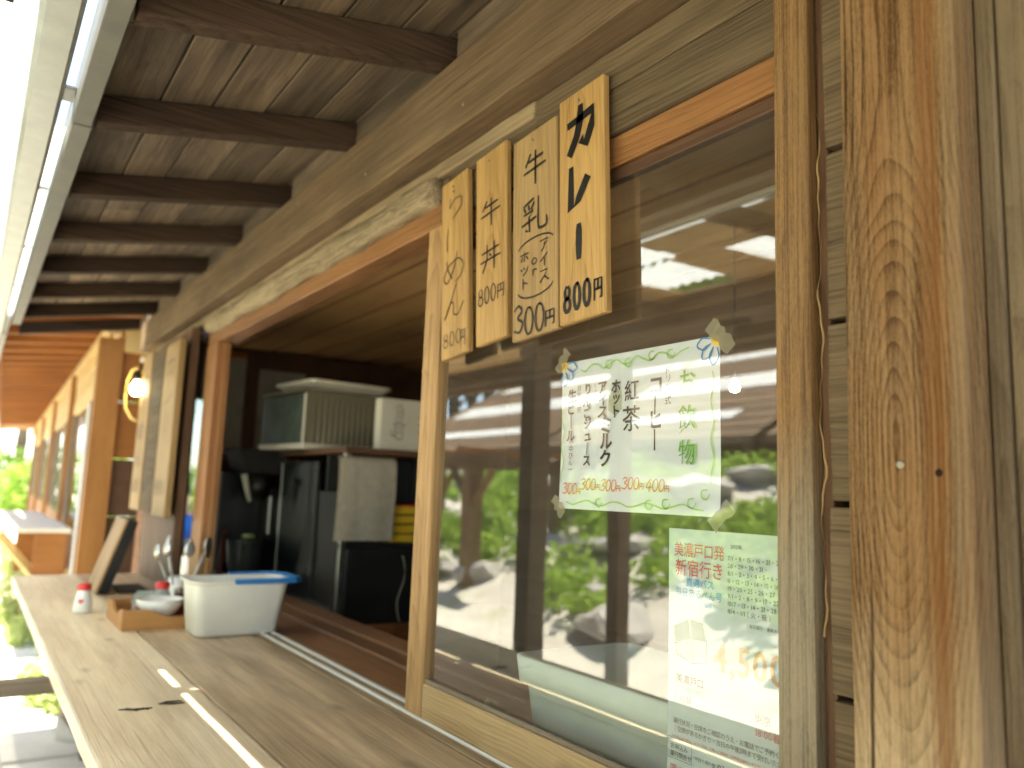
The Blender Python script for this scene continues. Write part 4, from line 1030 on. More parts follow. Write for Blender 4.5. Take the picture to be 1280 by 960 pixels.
# leaning menu stand
ms = thing('menu_stand', 'dark tabletop menu holder leaning back with a pale front, behind the salt bottle', 'menu holder', (-4.25, 0.60, CZ))
o = box('holder', (-4.40, -4.10), (-0.02, 0.025), (0.0, 0.335), M['blackmat'], ms, bev=0.004); o.location = (0, 0.018, 0.172); o.rotation_euler[0] = R(-17)
o = box('sky_lit_front', (-4.40, -4.10), (-0.011, 0.0), (0.0, 0.345), M['sash'], ms, bev=0.002); o.location = (0, -0.0105, 0.170); o.rotation_euler[0] = R(-17)  # pale wood stands for the face lit by the sky
o = box('foot', (-4.40, -4.12), (0.06, 0.19), (0.0, 0.012), M['blackmat'], ms, bev=0.003); o.location = (0, 0.10, 0.007)

# white container with blue grip
wc = thing('plastic_container', 'milky white tapered plastic container with blue rim grip', 'container', (-2.97, 0.84, CZ))
def rrect(cx_, cy_, w, h, r, z, n=6):
    pts = []
    for (sx, sy, a0) in ((1, 1, 0), (-1, 1, 90), (-1, -1, 180), (1, -1, 270)):
        for k in range(n + 1):
            a = R(a0 + 90 * k / n); pts.append((cx_ + sx * (w / 2 - r) + r * math.cos(a), cy_ + sy * (h / 2 - r) + r * math.sin(a), z))
    return pts
def loft(bm, loops, cap0=True, cap1=False):
    rs = [[bm.verts.new(p) for p in lp] for lp in loops]
    for a, b in zip(rs, rs[1:]):
        for k in range(len(a)): bm.faces.new((a[k], a[(k + 1) % len(a)], b[(k + 1) % len(a)], b[k]))
    if cap0: bm.faces.new(rs[0][::-1])
    if cap1: bm.faces.new(rs[-1])
bm = bmesh.new(); H = 0.187
loft(bm, [rrect(0, 0, .155, .262, .03, 0), rrect(0, 0, .175, .285, .035, .008), rrect(0, .004, .196, .325, .035, H - .02), rrect(0, .006, .205, .335, .036, H - .006), rrect(0, .012, .226, .365, .04, H - .004), rrect(0, .012, .226, .365, .04, H),
          rrect(0, .006, .198, .328, .034, H), rrect(0, .004, .188, .315, .033, H - .02), rrect(0, 0, .166, .276, .03, .012)], True, True)
bmesh.ops.recalc_face_normals(bm, faces=bm.faces)
body = finish('container_body', bm, M['white_plastic'], wc, (-2.965, 0.832, CZ + 0.0005), True)
bm = bmesh.new(); pv = None
path_pts = [(-2.842, 0.80)] + [(-2.842, 0.96), (-2.848, 1.012), (-2.875, 1.04), (-2.965, 1.047), (-3.05, 1.04), (-3.082, 1.012), (-3.088, 0.96)] + [(-3.088, 0.84)]
for i, (x, y) in enumerate(path_pts):
    p = Vector((x + 2.965, y - 0.9, 0)); nx_ = Vector(path_pts[min(i + 1, len(path_pts) - 1)]).to_2d() - Vector(path_pts[max(i - 1, 0)]).to_2d(); nx_.normalize(); q = Vector((nx_.y, -nx_.x, 0))
    inn = 0.026 if 2 <= i <= 6 else 0.01
    cur = [bm.verts.new(p + q * 0.004 + Vector((0, 0, -0.010))), bm.verts.new(p + q * 0.004 + Vector((0, 0, 0.008))), bm.verts.new(p - q * inn + Vector((0, 0, 0.009))), bm.verts.new(p - q * inn + Vector((0, 0, 0.0015)))]
    if pv:
        for k in range(4): bm.faces.new((pv[k], pv[(k + 1) % 4], cur[(k + 1) % 4], cur[k]))
    else: bm.faces.new(cur)
    pv = cur
bm.faces.new(pv[::-1]); bmesh.ops.recalc_face_normals(bm, faces=bm.faces)
bmesh.ops.bevel(bm, geom=[e for e in bm.edges if e.calc_face_angle(0) > 0.9], offset=0.002, segments=2, affect='EDGES')
finish('rim_grip', bm, M['blue_plastic'], wc, (-2.965, 0.9, CZ + H))

# ------------------------------------------------------------------ inside the cafe
rk = thing('equipment_rack', 'black metal equipment rack standing inside behind the counter', 'rack', (-4.15, 1.65, GZ))
rx0, rx1, ry0, ry1 = -4.9, -3.41, 1.40, 1.88
for x in (rx0, rx1 - 0.028):
    for y in (ry0, ry1 - 0.028):
        box('upright', (x, x + 0.028), (y, y + 0.028), (GZ + 0.012, 0.155), M['steel'] if (x > -4 and y < 1.5) else M['black'], rk)
for z in (-0.56, -0.27, 0.157):
    box('shelf', (rx0, rx1), (ry0, ry1), (z, z + 0.026), M['black'] if z < 0 else M['darkwood'], rk)
box('back_panel', (rx0, rx1), (ry1 + 0.002, ry1 + 0.012), (-1.35, 0.155), M['black'], rk)
box('side_panel', (-4.87, -3.44), (1.396, 1.402), (-1.35, -0.02), M['black'], rk, bev=0.001)
box('inner_panel', (-3.70, -3.69), (ry0 + 0.03, ry1), (-0.53, 0.155), M['black'], rk)
dr = box('door', (-3.4085, -3.396), (1.43, 1.85), (-1.33, -0.272), M['black'], rk, bev=0.004)
tube_obj('handle', [(-3.395, 1.80, -0.34), (-3.37, 1.80, -0.36), (-3.37, 1.80, -0.50), (-3.395, 1.80, -0.52)], 0.006, M['steel'], dr)
box('low_board', (-3.39, -3.33), (1.42, 1.86), (-0.70, -0.600), M['red'], rk)

tw = thing('towel', 'beige hand towel hung over the rack edge', 'towel', (-3.395, 1.505, -0.24))
bm = bmesh.new(); nx, nz = 14, 18; g_ = []
for i in range(nx + 1):
    row = []
    for j in range(nz + 1):
        u, v = i / nx, j / nz
        y = 1.362 + 0.285 * u + 0.004 * math.sin(v * 4); z = 0.142 - 0.375 * v
        x = -3.392 + 0.0025 * math.sin(u * 11 + 0.6 * v) * (0.3 + v) + (0.004 if j else -0.012)
        row.append(bm.verts.new((x, y, z)))
    g_.append(row)
for i in range(nx):
    for j in range(nz): bm.faces.new((g_[i][j], g_[i + 1][j], g_[i + 1][j + 1], g_[i][j + 1]))
bmesh.ops.solidify(bm, geom=bm.faces[:], thickness=0.004)
finish('cloth', bm, M['towel'], tw, (0, 0, 0), True)

for i in range(4):
    z = -0.243 + i * 0.043
    t = thing('yellow_box', ('yellow box at the bottom of the stack behind the towel', 'yellow box second from the bottom of the stack', 'yellow box third from the bottom of the stack', 'red topped yellow box on top of the stack')[i], 'box', (-3.52, 1.76, z), 'yellow boxes stacked inside the rack')
    box('carton', (-3.66, -3.44), (1.66, 1.86), (z, z + 0.036), M['yellow'], t, bev=0.003)
    box('lid', (-3.655, -3.445), (1.665, 1.855), (z + 0.0365, z + 0.042), M['red_plastic'] if i == 3 else M['blackmat'], t, bev=0.001)

# grey ribbed case with a tray lid
gc = thing('food_case', 'grey ribbed plastic food case with glass side and tray on top of the rack', 'food case', (-4.1, 1.56, 0.1835))
bm = bmesh.new(); n = 13; w = 0.42; hh = 0.29; cols = []
for i in range(n * 2 + 1):
    y = w * i / (n * 2); x = 0.0032 * (1 if i % 2 else -1) if 2 < i < n * 2 - 2 else 0
    cols.append((bm.verts.new((x, y, 0.03)), bm.verts.new((x * 0.4, y, 0.2)), bm.verts.new((0, y, hh))))
for a, b in zip(cols, cols[1:]):
    for k in range(2): bm.faces.new((a[k], b[k], b[k + 1], a[k + 1]))
r_ = finish('ribbed_side', bm, M['casegrey'], gc, (-3.87, 1.365, 0.1845)); r_.rotation_euler[2] = R(8)
def gbox(name, x, y, z, mat, bev=0.003):
    o = box(name, x, y, z, mat, gc, bev=bev, world=True)
    c = Vector((-3.87, 1.365, 0)) - gc.location; p = Vector(o.location); d = p - c; d.z = 0; q = Matrix.Rotation(R(8), 3, 'Z') @ d
    o.location = (c.x + q.x, c.y + q.y, p.z); o.rotation_euler[2] = R(8); return o
gbox('case_base', (-4.38, -3.862), (1.36, 1.79), (0.185, 0.214), M['cream'])
gbox('case_side', (-4.37, -3.90), (1.372, 1.380), (0.2145, 0.465), M['caseglass'], 0.001)
gbox('case_corner', (-3.899, -3.874), (1.3655, 1.385), (0.2145, 0.465), M['cream'])
gbox('case_top', (-4.38, -3.868), (1.362, 1.788), (0.4755, 0.487), M['casegrey'])
gbox('case_back', (-4.372, -3.88), (1.765, 1.78), (0.2145, 0.474), M['casegrey'])
bm = bmesh.new()
loft(bm, [rrect(0, 0, .36, .38, .03, 0), rrect(0, 0, .43, .46, .04, .035), rrect(0, 0, .45, .48, .04, .037), rrect(0, 0, .45, .48, .04, .052), rrect(0, 0, .42, .45, .04, .052), rrect(0, 0, .35, .37, .03, .01)], True, True)
bmesh.ops.recalc_face_normals(bm, faces=bm.faces)
o = finish('tray_lid', bm, M['cream'], gc, (-4.12, 1.60, 0.4885), True); o.rotation_euler[2] = R(8)

for i, (x, y) in enumerate(((-4.05, 1.432), (-3.93, 1.415), (-3.99, 1.44))):
    pass
for i, (x, y, lab) in enumerate(((-4.50, 1.44, 'small drinking glass at the far end of the rack top'), (-4.62, 1.47, 'small drinking glass second beside the grey case'))):
    t = thing('drinking_glass', lab, 'glass', (x, y, 0.1835), 'drinking glasses beside the food case')
    lathe('glass_body', [(0.0001, 0.001), (0.026, 0.0), (0.034, 0.095), (0.0325, 0.095), (0.025, 0.006), (0.0001, 0.005)], M['clearwrap'], t, (x, y, 0.184), 18)

wb = thing('white_carton', 'white carton with a line drawing on its side, on the rack top', 'carton', (-3.55, 1.70, 0.1835))
box('carton', (-3.50, -3.43), (1.572, 1.84), (0.184, 0.425), M['cardbox'], wb, bev=0.004)
bm = bmesh.new(); p_ = 0.0035
for s in (arc(.5, .30, .16, .20, -150, 150), arc(.5, .30, .07, .09, 0, 360), [(.36, .50), (.40, .86), (.66, .86), (.66, .50)], [(.28, .55), (.80, .55)], [(.42, .64), (.62, .64)], [(.42, .74), (.62, .74)], [(.25, .80), (.38, .84)], [(.20, .70), (.26, .84)]):
    stroke(bm, [(q[0] * .13, -q[1] * .2) for q in s], p_, 0, soft=len(s) < 5)
for q in range(3): stroke(bm, [(.175, -.07 - .035 * q), (.20, -.075 - .035 * q)], .012, 0, soft=False)
for v in bm.verts: v.co = Vector((0.0, v.co.x, v.co.z))
finish('line_drawing', bm, M['ink2'], wb, (-3.4285, 1.60, 0.415))

# coffee machine on the far end of the inner shelf
cm = thing('coffee_machine', 'black coffee machine with sloping hood and glass jug inside the opening', 'coffee machine', (-4.45, 1.31, -0.526))
bz = -0.524
box('base', (-4.62, -4.28), (1.15, 1.385), (bz, bz + 0.05), M['black'], cm, bev=0.006)
box('column', (-4.72, -4.56), (1.16, 1.385), (bz + 0.051, 0.06), M['black'], cm, bev=0.006)
bm = bmesh.new()
loft(bm, [[(-.14, -.08, 0), (.10, -.06, 0), (.10, .12, 0), (-.14, .13, 0)], [(-.2, -.12, .13), (.12, -.12, .13), (.12, .16, .13), (-.2, .16, .13)]], True, True)
bmesh.ops.bevel(bm, geom=bm.edges[:], offset=0.008, segments=2, affect='EDGES'); bmesh.ops.recalc_face_normals(bm, faces=bm.faces)
finish('hood', bm, M['blackmat'], cm, (-4.45, 1.30, 0.061))
lathe('filter_basket', [(0.0001, 0), (0.05, 0), (0.075, 0.13), (0.07, 0.13), (0.0001, 0.11)], M['black'], cm, (-4.40, 1.31, -0.08), 20)
o = tube_obj('spout', [(-4.33, 1.22, 0.05), (-4.315, 1.235, -0.03), (-4.30, 1.25, -0.09)], [0.018, 0.014, 0.010], M['cream'], cm)
box('tap', (-4.325, -4.31), (1.355, 1.37), (-0.26, -0.06), M['steel'], cm)
jg = lathe('jug', [(0.0001, 0), (0.075, 0), (0.085, 0.03), (0.1, 0.17), (0.104, 0.18), (0.098, 0.18), (0.08, 0.03), (0.0001, 0.01)], M['smoke'], cm, (-4.38, 1.27, bz + 0.051), 24)
lathe('jug_lid', [(0.0001, 0.02), (0.03, 0.018), (0.035, 0.0), (0.0001, 0.0)], M['lime'], jg, (-4.38, 1.28, bz + 0.24), 16)
kt = thing('glass_cabinet', 'dim glass fronted cabinet between the coffee machine and the rack', 'cabinet', (-4.0, 1.36, -0.526))
box('cabinet_frame', (-4.24, -4.22), (1.385, 1.395), (bz, 0.12), M['steel'], kt, bev=0.001)
box('cabinet_frame', (-3.72, -3.70), (1.385, 1.395), (bz, 0.12), M['black'], kt, bev=0.001)
box('cabinet_glass', (-4.219, -3.721), (1.388, 1.392), (bz, 0.12), M['smokeglass'], kt, bev=0)
rb_ = thing('red_stick', 'wine red lacquered stick leaning by the opening post', 'stick', (-3.95, 1.05, -0.526))
tube_obj('shaft', [(-3.93, 1.02, -0.523), (-3.96, 1.035, -0.38), (-3.98, 1.05, -0.24)], [0.014, 0.015, 0.012], M['winewood'], rb_)
lathe('knob', [(0.0001, -0.012), (0.012, -0.008), (0.014, 0.0), (0.01, 0.01), (0.0001, 0.013)], M['winewood'], rb_, (-3.982, 1.051, -0.232), 12)

cbl = thing('power_cable', 'thin grey cable hanging down the black rack front', 'cable', (-3.38, 1.72, -0.6))
tube_obj('cable', [(-3.384 + 0.05 * max(0, i - 9) / 11, 1.70 + 0.018 * math.sin(i * 0.45), -0.30 - 0.022 * i) for i in range(21)], 0.004, M['casegrey'], cbl)
for i, (y, h, lab) in enumerate(((1.47, 0.17, 'dark bottle standing inside the rack behind the towel'), (1.60, 0.12, 'squat jar inside the rack beside the yellow boxes'))):
    t = thing('bottle', lab, 'bottle', (-3.58, y, -0.2435), 'containers inside the rack')
    lathe('bottle_body', [(0.0001, 0), (0.035, 0), (0.037, h * .6), (0.016, h * .78), (0.015, h), (0.0001, h)], M['smoke'], t, (-3.58, y, -0.2435), 16)
lathe('round_dial', [(0.0001, 0.004), (0.03, 0.003), (0.034, 0.0)], M['steel'], rk, (-3.394, 1.80, -0.62), 18).rotation_euler[1] = R(90)
# tub and cloth behind the fixed sash
tb = thing('plastic_tub', 'pale blue-green plastic tub standing behind the window glass', 'tub', (-1.03, 1.128, -0.526))
bm = bmesh.new()
loft(bm, [rrect(0, 0, .66, .22, .03, 0), rrect(0, 0, .70, .26, .04, .02), rrect(0, 0, .73, .29, .04, .148), rrect(0, 0, .755, .315, .04, .151), rrect(0, 0, .765, .325, .04, .200), rrect(0, 0, .74, .30, .04, .203), rrect(0, 0, .70, .26, .04, .03)], True, True)
bmesh.ops.recalc_face_normals(bm, faces=bm.faces)
finish('tub_body', bm, M['tub'], tb, (-1.03, 1.128, -0.5255), True)
cl = thing('folded_cloth', 'crumpled sand coloured cloth beside the tub behind the glass', 'cloth', (-1.64, 1.05, -0.526))
bm = bmesh.new(); bmesh.ops.create_icosphere(bm, subdivisions=4, radius=1)
for v in bm.verts:
    f = 1 + 0.18 * math.sin(v.co.x * 9 + v.co.y * 4) + 0.14 * math.sin(v.co.y * 13 - v.co.x * 5) + 0.08 * math.sin(v.co.x * 21)
    v.co = Vector((v.co.x * 0.11, v.co.y * 0.055, max(0, v.co.z) * 0.04 * f))
finish('cloth', bm, M['sandcloth'], cl, (-1.64, 1.055, -0.5255), True)

# ------------------------------------------------------------------ newer annex beyond the cafe
ax_ = thing('annex_building', 'newer orange timber annex beyond the cafe with close set rafters', 'building', (-6.0, 0.69, GZ))
ax_.rotation_euler[2] = R(-1.7)
def ab(name, x, y, z, mat, parent=ax_, bev=0.003):
    """box in the annex's own axes: x from 0 to the far end (negative), y out from its front, z in eye height"""
    p = parent; off = Vector((0, 0, 0))
    zz_ = (z[0] - GZ, z[1] - GZ)
    o = box(name, x, y, zz_, mat, p, bev, world=False)
    if parent is not ax_:
        o.location -= parent.location
    return o
ab('front_post', (-0.12, 0.0), (-0.035, 0.115), (GZ, 0.955), M['orange_z'])
for i in range(6):
    ab('return_plank', (-0.06, -0.04), (0.116, 0.32), (GZ + i * 0.39, GZ + (i + 1) * 0.39 - 0.004), M['orange_y'] if i > 3 else M['darkwood'])
ab('cross_beam', (-0.10, 0.02), (0.118, 0.46), (0.87, 1.07), M['pale_x'])
ab('wall_plate', (-17, -0.02), (0.0, 0.10), (1.0, 1.06), M['pale_x'])
for i in range(30):
    X = 0.30 - 0.46 * i
    o = ab('rafter', (X - 0.05, X), (-0.62, 0.40), (1.055, 1.125), M['orange_y'])
    o.rotation_euler[0] = R(6.0); o.location.z -= 0.01
yb = -0.64
for i in range(7):
    o = ab('soffit_plank', (-17, 0.40), (yb + i * 0.15, yb + i * 0.15 + 0.147), (1.137, 1.15), M['orange_x']); o.rotation_euler[0] = R(6.0)
    o.location.z += (yb + i * 0.15 + 0.07 + 0.11) * math.tan(R(6.0)) - 0.008
ab('fascia', (-17, 0.42), (-0.66, -0.642), (1.0, 1.10), M['orange_x'])
ab('roof_sheet', (-17, 0.42), (-0.6, 0.45), (1.25, 1.262), M['greysheet'])
# transom boards with separators
TZ0, TZ1 = 0.60, 0.998
for b_, (xa, xb) in enumerate(((-2.95, -0.125), (-6.2, -3.05), (-9.6, -6.3), (-13.2, -9.7))):
    for k in range(3):
        ab('transom_board', (xa, xb), (0.03 + (0.004 if k % 2 else 0), 0.055), (TZ0 + k * 0.133 + 0.002, TZ0 + (k + 1) * 0.133 - 0.002), M['pale_x'])
    ab('mullion_post', (xa - 0.095, xa - 0.005), (-0.01, 0.08), (GZ, 0.998), M['orange_z'])
# glazed fronts
for b_, (xa, xb) in enumerate(((-2.95, -1.35), (-6.2, -3.05), (-9.6, -6.3), (-13.2, -9.7))):
    n = (1, 3, 3, 3)[b_]
    for k in range(n):
        a = xa + (xb - xa) * k / n; c = xa + (xb - xa) * (k + 1) / n
        z0 = GZ if b_ == 0 else -0.34
        f = ab('window', (a + 0.01, a + 0.07), (0.03, 0.065), (z0, TZ0 - 0.003), M['grey_x'])
        ab('stile', (c - 0.07, c - 0.01), (0.03, 0.065), (z0, TZ0 - 0.003), M['jamb'], f)
        ab('pane', (a + 0.071, c - 0.071), (0.045, 0.049), (z0, TZ0 - 0.003), M['glass_far'], f, 0)
tag(ab('door_reflection', (-1.33, -1.02), (0.03, 0.036), (GZ + 0.1, 0.59), M['slit']), 'white strip standing for a bright reflection in the door glass')  # reflection on the glass made as a white sheet
ab('door_frame', (-1.0, -0.93), (0.02, 0.09), (GZ, 0.598), M['darkwood_z'])
ab('door_frame', (-0.92, -0.125), (0.06, 0.09), (GZ, 0.598), M['darkwood_z'])
for b_ in (1, 2, 3):
    xa, xb = ((0, 0), (-6.2, -3.05), (-9.6, -6.3), (-13.2, -9.7))[b_]
    for k in range(3): ab('apron_board', (xa, xb), (0.03, 0.05), (GZ + k * 0.355, GZ + (k + 1) * 0.355 - 0.004), M['orange_x'])

c2 = thing('annex_counter', 'second counter with top coloured white as if sunlit, fixed to the annex front', 'counter', (-8.4, 0.5, GZ))
box('counter_top', (-10.9, -7.3), (0.19, 0.735), (-0.435, -0.40), M['cream'], c2, bev=0.004)  # cream colour stands for direct sun on the top
box('bracket_panel', (-7.42, -7.385), (0.50, 0.72), (-0.98, -0.4365), M['orange_y'], c2)
tube_obj('brace', [(-7.40, 0.25, -0.46), (-7.40, 0.70, -1.02)], 0.024, M['pale_x'], c2, 4, False)
tube_obj('brace', [(-9.9, 0.25, -0.46), (-9.9, 0.74, -1.02)], 0.024, M['pale_x'], c2, 4, False)
box('bracket_panel', (-9.92, -9.885), (0.50, 0.74), (-0.98, -0.4365), M['orange_y'], c2)

# ------------------------------------------------------------------ open shelter in front (seen mirrored in the glass)
sh = thing('terrace_shelter', 'dark timber terrace shelter with boarded roof and plastic skylights opposite the window', 'shelter', (-1.5, -1.6, GZ))
def zs(y): return 1.02 + (-y) * 0.045
for i, y0 in enumerate((-0.49, -0.67)):
    box('roof_plank', (-2.4, 5.2), (y0, y0 + 0.176), (zs(y0), zs(y0) + 0.02), M['ceil'], sh)
    corr('skylight', (-5.3, -2.35), (y0, y0 + 0.176), zs(y0) + 0.032, zs(y0 + .176) + 0.032, sh)  # skylights added in place of planks to brighten the counter
box('roof_sheet', (-5.3, -1.66), (-0.310, 0.030), (zs(-.05), zs(-.05) + 0.004), M['roofsheet'], sh, bev=0)  # sheet widened to let more light down on the counter
box('roof_plank', (-1.698, 5.2), (-0.31, 0.03), (zs(-.05) + 0.006, zs(-.05) + 0.026), M['ceil'], sh)
corr('skylight', (-2.25, -0.9), (-1.22, -0.68), zs(-1.22) + 0.03, zs(-.68) + 0.03, sh)
corr('skylight', (-2.95, -2.55), (-1.1, -0.70), zs(-1.1) + 0.03, zs(-.7) + 0.03, sh)
corr('skylight', (-3.65, -3.3), (-1.1, -0.78), zs(-1.1) + 0.03, zs(-.78) + 0.03, sh)
for (xa, xb) in ((-5.0, -3.655), (-3.295, -2.955), (-2.545, -2.255), (-0.895, 5.2)):
    box('roof_board', (xa, xb), (-1.22, -0.68), (zs(-.9) + 0.02, zs(-.9) + 0.04), M['ceil'], sh)
for i in range(6):
    y0 = -1.40 - i * 0.18
    if i == 2: corr('skylight', (-12.5, -6.8), (y0, y0 + 0.176), zs(y0) + 0.02, zs(y0 + .176) + 0.02, sh)
    if i in (3, 4): corr('skylight', (-4.6, -2.9), (y0, y0 + 0.176), zs(y0) + 0.02, zs(y0 + .176) + 0.02, sh)
    for (xa, xb) in (((-13.5, -12.51), (-6.79, 5.2)) if i == 2 else ((-13.5, -4.61), (-2.89, 5.2)) if i in (3, 4) else ((-13.5 if y0 < -1.5 else -4.5, 5.2),)): box('roof_plank', (xa, xb), (y0, y0 + 0.176), (zs(y0), zs(y0) + 0.02), M['ceil'], sh)
for y in (-1.31, -1.95, -2.30):
    box('beam', (-4.55 if y > -1.5 else -13.5, 5.2), (y - 0.05, y + 0.05), (zs(y) - 0.135, zs(y) - 0.003), M['shelt_x'], sh)
for i in range(8):
    X = -4.4 + i * 1.3
    box('rafter', (X - 0.03, X + 0.03), (-2.35, -0.02), (zs(-1.18) - 0.075, zs(-1.18) - 0.02), M['rafter'], sh).rotation_euler[0] = -math.atan(0.045)
for (x, y) in ((-3.50, -0.66), (-4.26, -1.95), (1.3, -0.66), (1.3, -2.3), (4.6, -0.66), (4.6, -2.3), (-8.2, -2.3), (-13.2, -2.3)):
    box('post', (x - 0.06, x + 0.06), (y - 0.055, y + 0.055), (GZ, zs(y) - (0.002 if y > -1 else 0.136)), M['shelt_z'], sh, bev=0.004)

# pale arbor further off with braced posts
ar = thing('braced_arbor', 'pale timber arbor with Y braced post on the terrace', 'arbor', (-9.2, -3.9, GZ))
def arbor_post(x, y):
    p = box('post', (x - 0.10, x + 0.10), (y - 0.10, y + 0.10), (GZ, 0.36), M['arbor_z'], ar, bev=0.006)
    for s in (-1, 1):
        tube_obj('brace', [(x + s * 0.07, y, -0.14), (x + s * 0.52, y, 0.34)], 0.07, M['arbor_z'], ar, 4, False)
arbor_post(-8.95, -3.6); arbor_post(-12.4, -3.6); arbor_post(-8.95, -5.0); arbor_post(-12.4, -5.0)
for y in (-3.6, -5.0): box('beam', (-13.2, -8.2), (y - 0.06, y + 0.06), (0.362, 0.50), M['arbor_x'], ar)
for i in range(5): box('rafter', (-12.9 + i * 1.0, -12.82 + i * 1.0), (-5.3, -3.3), (0.502, 0.58), M['orange_y'], ar)

# shed on the bank: dark boarded roof slope with plastic strips facing the cafe
sd = thing('bank_shed', 'long shed on top of the bank with dark board roof and pale plastic strips', 'shed', (-9.0, -10.0, bank(-9, -10)))
def zd(y): return 1.02 + (-8.2 - y) * 0.55
for (xa, xb) in ((-22.0, -14.2), (-14.0, -8.2), (-8.0, -2.4)):
    for i in range(16):
        y0 = -8.2 - (i + 1) * 0.34
        if i in (2, 6, 7, 11): corr('plastic_strip', (xa + 0.8, xb - 1.4 + 0.2 * i), (y0, y0 + 0.33), zd(y0) + 0.03, zd(y0 + .33) + 0.03, sd).data.materials[0] = M['rail']  # opaque white stands for daylight shining through the strips
        o = box('roof_board', (xa, xb), (y0, y0 + 0.335), (zd(y0 + .17) - 0.012, zd(y0 + .17) + 0.01), M['shelt_x'], sd); o.rotation_euler[0] = -math.atan(0.55)
    box('fascia', (xa, xb), (-8.2, -8.17), (0.90, 1.03), M['shelt_x'], sd)
    for x in (xa + 0.3, xb - 0.3): box('post', (x - 0.07, x + 0.07), (-8.5, -8.36), (bank(x, -8.4) - 0.1, 1.0), M['shelt_z'], sd)
box('back_wall', (-22.0, -2.4), (-13.8, -13.7), (bank(-9, -13) - 1.0, 3.6), M['darkwood'], sd)

# ------------------------------------------------------------------ rocks, plants, trees
def boulder(x, y, r, flat, label, z=None, group='boulders on the bank opposite the window', seed=0):
    rs = random.Random(seed); bm = bmesh.new(); bmesh.ops.create_icosphere(bm, subdivisions=3, radius=1)
    pl = [Vector((rs.gauss(0, 1), rs.gauss(0, 1), rs.gauss(0, 1))).normalized() for _ in range(14)]; of = [rs.uniform(.42, .85) for _ in pl]
    for v in bm.verts:
        for n_, o_ in zip(pl, of):
            d = v.co.dot(n_) - o_
            if d > 0: v.co -= n_ * d * 0.97
        v.co *= 1 + rs.uniform(-.02, .02)
        v.co = Vector((v.co.x * r * 1.15, v.co.y * r * 0.75, v.co.z * r * flat))
    zz_ = bank(x, y) if z is None else z
    o = finish('boulder', bm, M['rock'], None, (x, y, zz_ + r * flat * 0.25), False); o.rotation_euler[2] = rs.uniform(0, 6)
    return tag(o, label, 'boulder', group)
sizes = ('small', 'broad', 'low', 'large')
k = 0
for row, (yb_, n_) in enumerate(((-3.5, 10), (-4.5, 10), (-5.6, 10), (-6.7, 10), (-7.8, 9))):
    for i in range(n_):
        x = -16.0 + i * (1.5 + 0.05 * row) + random.uniform(-.4, .4); y = yb_ + random.uniform(-.45, .45); r = random.uniform(.42, .82)
        boulder(x, y, r, random.uniform(.24, .42), '%s grey boulder in the %s row of the rocky bank, counting from the far end' % (('first', 'second', 'third', 'fourth', 'fifth', 'sixth', 'seventh', 'eighth', 'ninth', 'tenth')[i], ('lowest', 'second', 'middle', 'fourth', 'topmost')[row]), seed=k + 3); k += 1
boulder(-5.05, 0.60, 0.16, 0.8, 'small pale rock on the ground under the counter end', GZ, 'rocks', 99)

bm = bmesh.new()
for i in range(330):
    x = random.uniform(-17, 1); y = -3.2 - random.random() ** 0.8 * 5.2
    r = random.uniform(.2, .45)
    leaves(bm, (x, y, bank(x, y) + r * 0.45), (r, r, r * 0.6), int(150 * r / 0.4), 0.07)
tag(finish('weeds', bm, M['leaf']), 'bright green weeds and ferns between the boulders', kind='stuff')
bm = bmesh.new()
for (x, y, r, n_) in ((-8.0, 0.55, 0.28, 260), (-9.2, 0.42, 0.3, 240), (-10.6, 0.62, 0.34, 300), (-12.4, 0.60, 0.4, 300), (-14.5, 0.7, 0.45, 300), (-6.5, 0.50, 0.14, 90), (-5.7, 0.62, 0.2, 200), (-5.9, 0.5, 0.13, 110), (-7.2, 0.7, 0.22, 160)):
    leaves(bm, (x, y, GZ + r * 0.5), (r, r * 0.6, r * 0.6), n_, 0.042)
tag(finish('weeds', bm, M['leaf_pale']), 'bright green weeds growing along the foot of the counter', kind='stuff')
bm = bmesh.new()
for i in range(60):
    x = random.uniform(-30, -16); y = random.uniform(-6, 3.0); r = random.uniform(.3, .6)
    if y > 0.6 and x > -23.5: continue
    leaves(bm, (x, y, GZ + r * 0.4), (r, r, r * 0.5), 110, 0.09)
tag(finish('undergrowth', bm, M['leaf2']), 'green undergrowth beyond the annex', kind='stuff')

for i, (x, y, r_) in enumerate(((-25.5, 1.6, 1.0), (-27, 0.4, 1.3), (-26, 3.2, 1.2), (-24.0, 4.6, 1.1), (-22, 6.0, 1.2))):
    t = thing('shrub', ('dense green shrub at the far end of the annex front', 'wide green shrub where the path ends', 'tall green shrub behind the annex end', 'round green shrub behind the annex, second from its end', 'green shrub behind the annex, furthest from the path')[i], 'shrub', (x, y, GZ), 'shrubs beyond the annex')
    bm = bmesh.new(); tube(bm, [(0, 0, -.05), (.05, 0, r_ * .5), (0, .08, r_)], [.06, .04, .02], 7); finish('stem', bm, M['bark'], t, (x, y, GZ))
    bm = bmesh.new(); leaves(bm, (0, 0, r_ * 0.95), (r_, r_, r_ * 1.0), 1500, 0.11); finish('foliage', bm, M['leaf2'] if i % 2 else M['leaf'], t, (x, y, GZ))

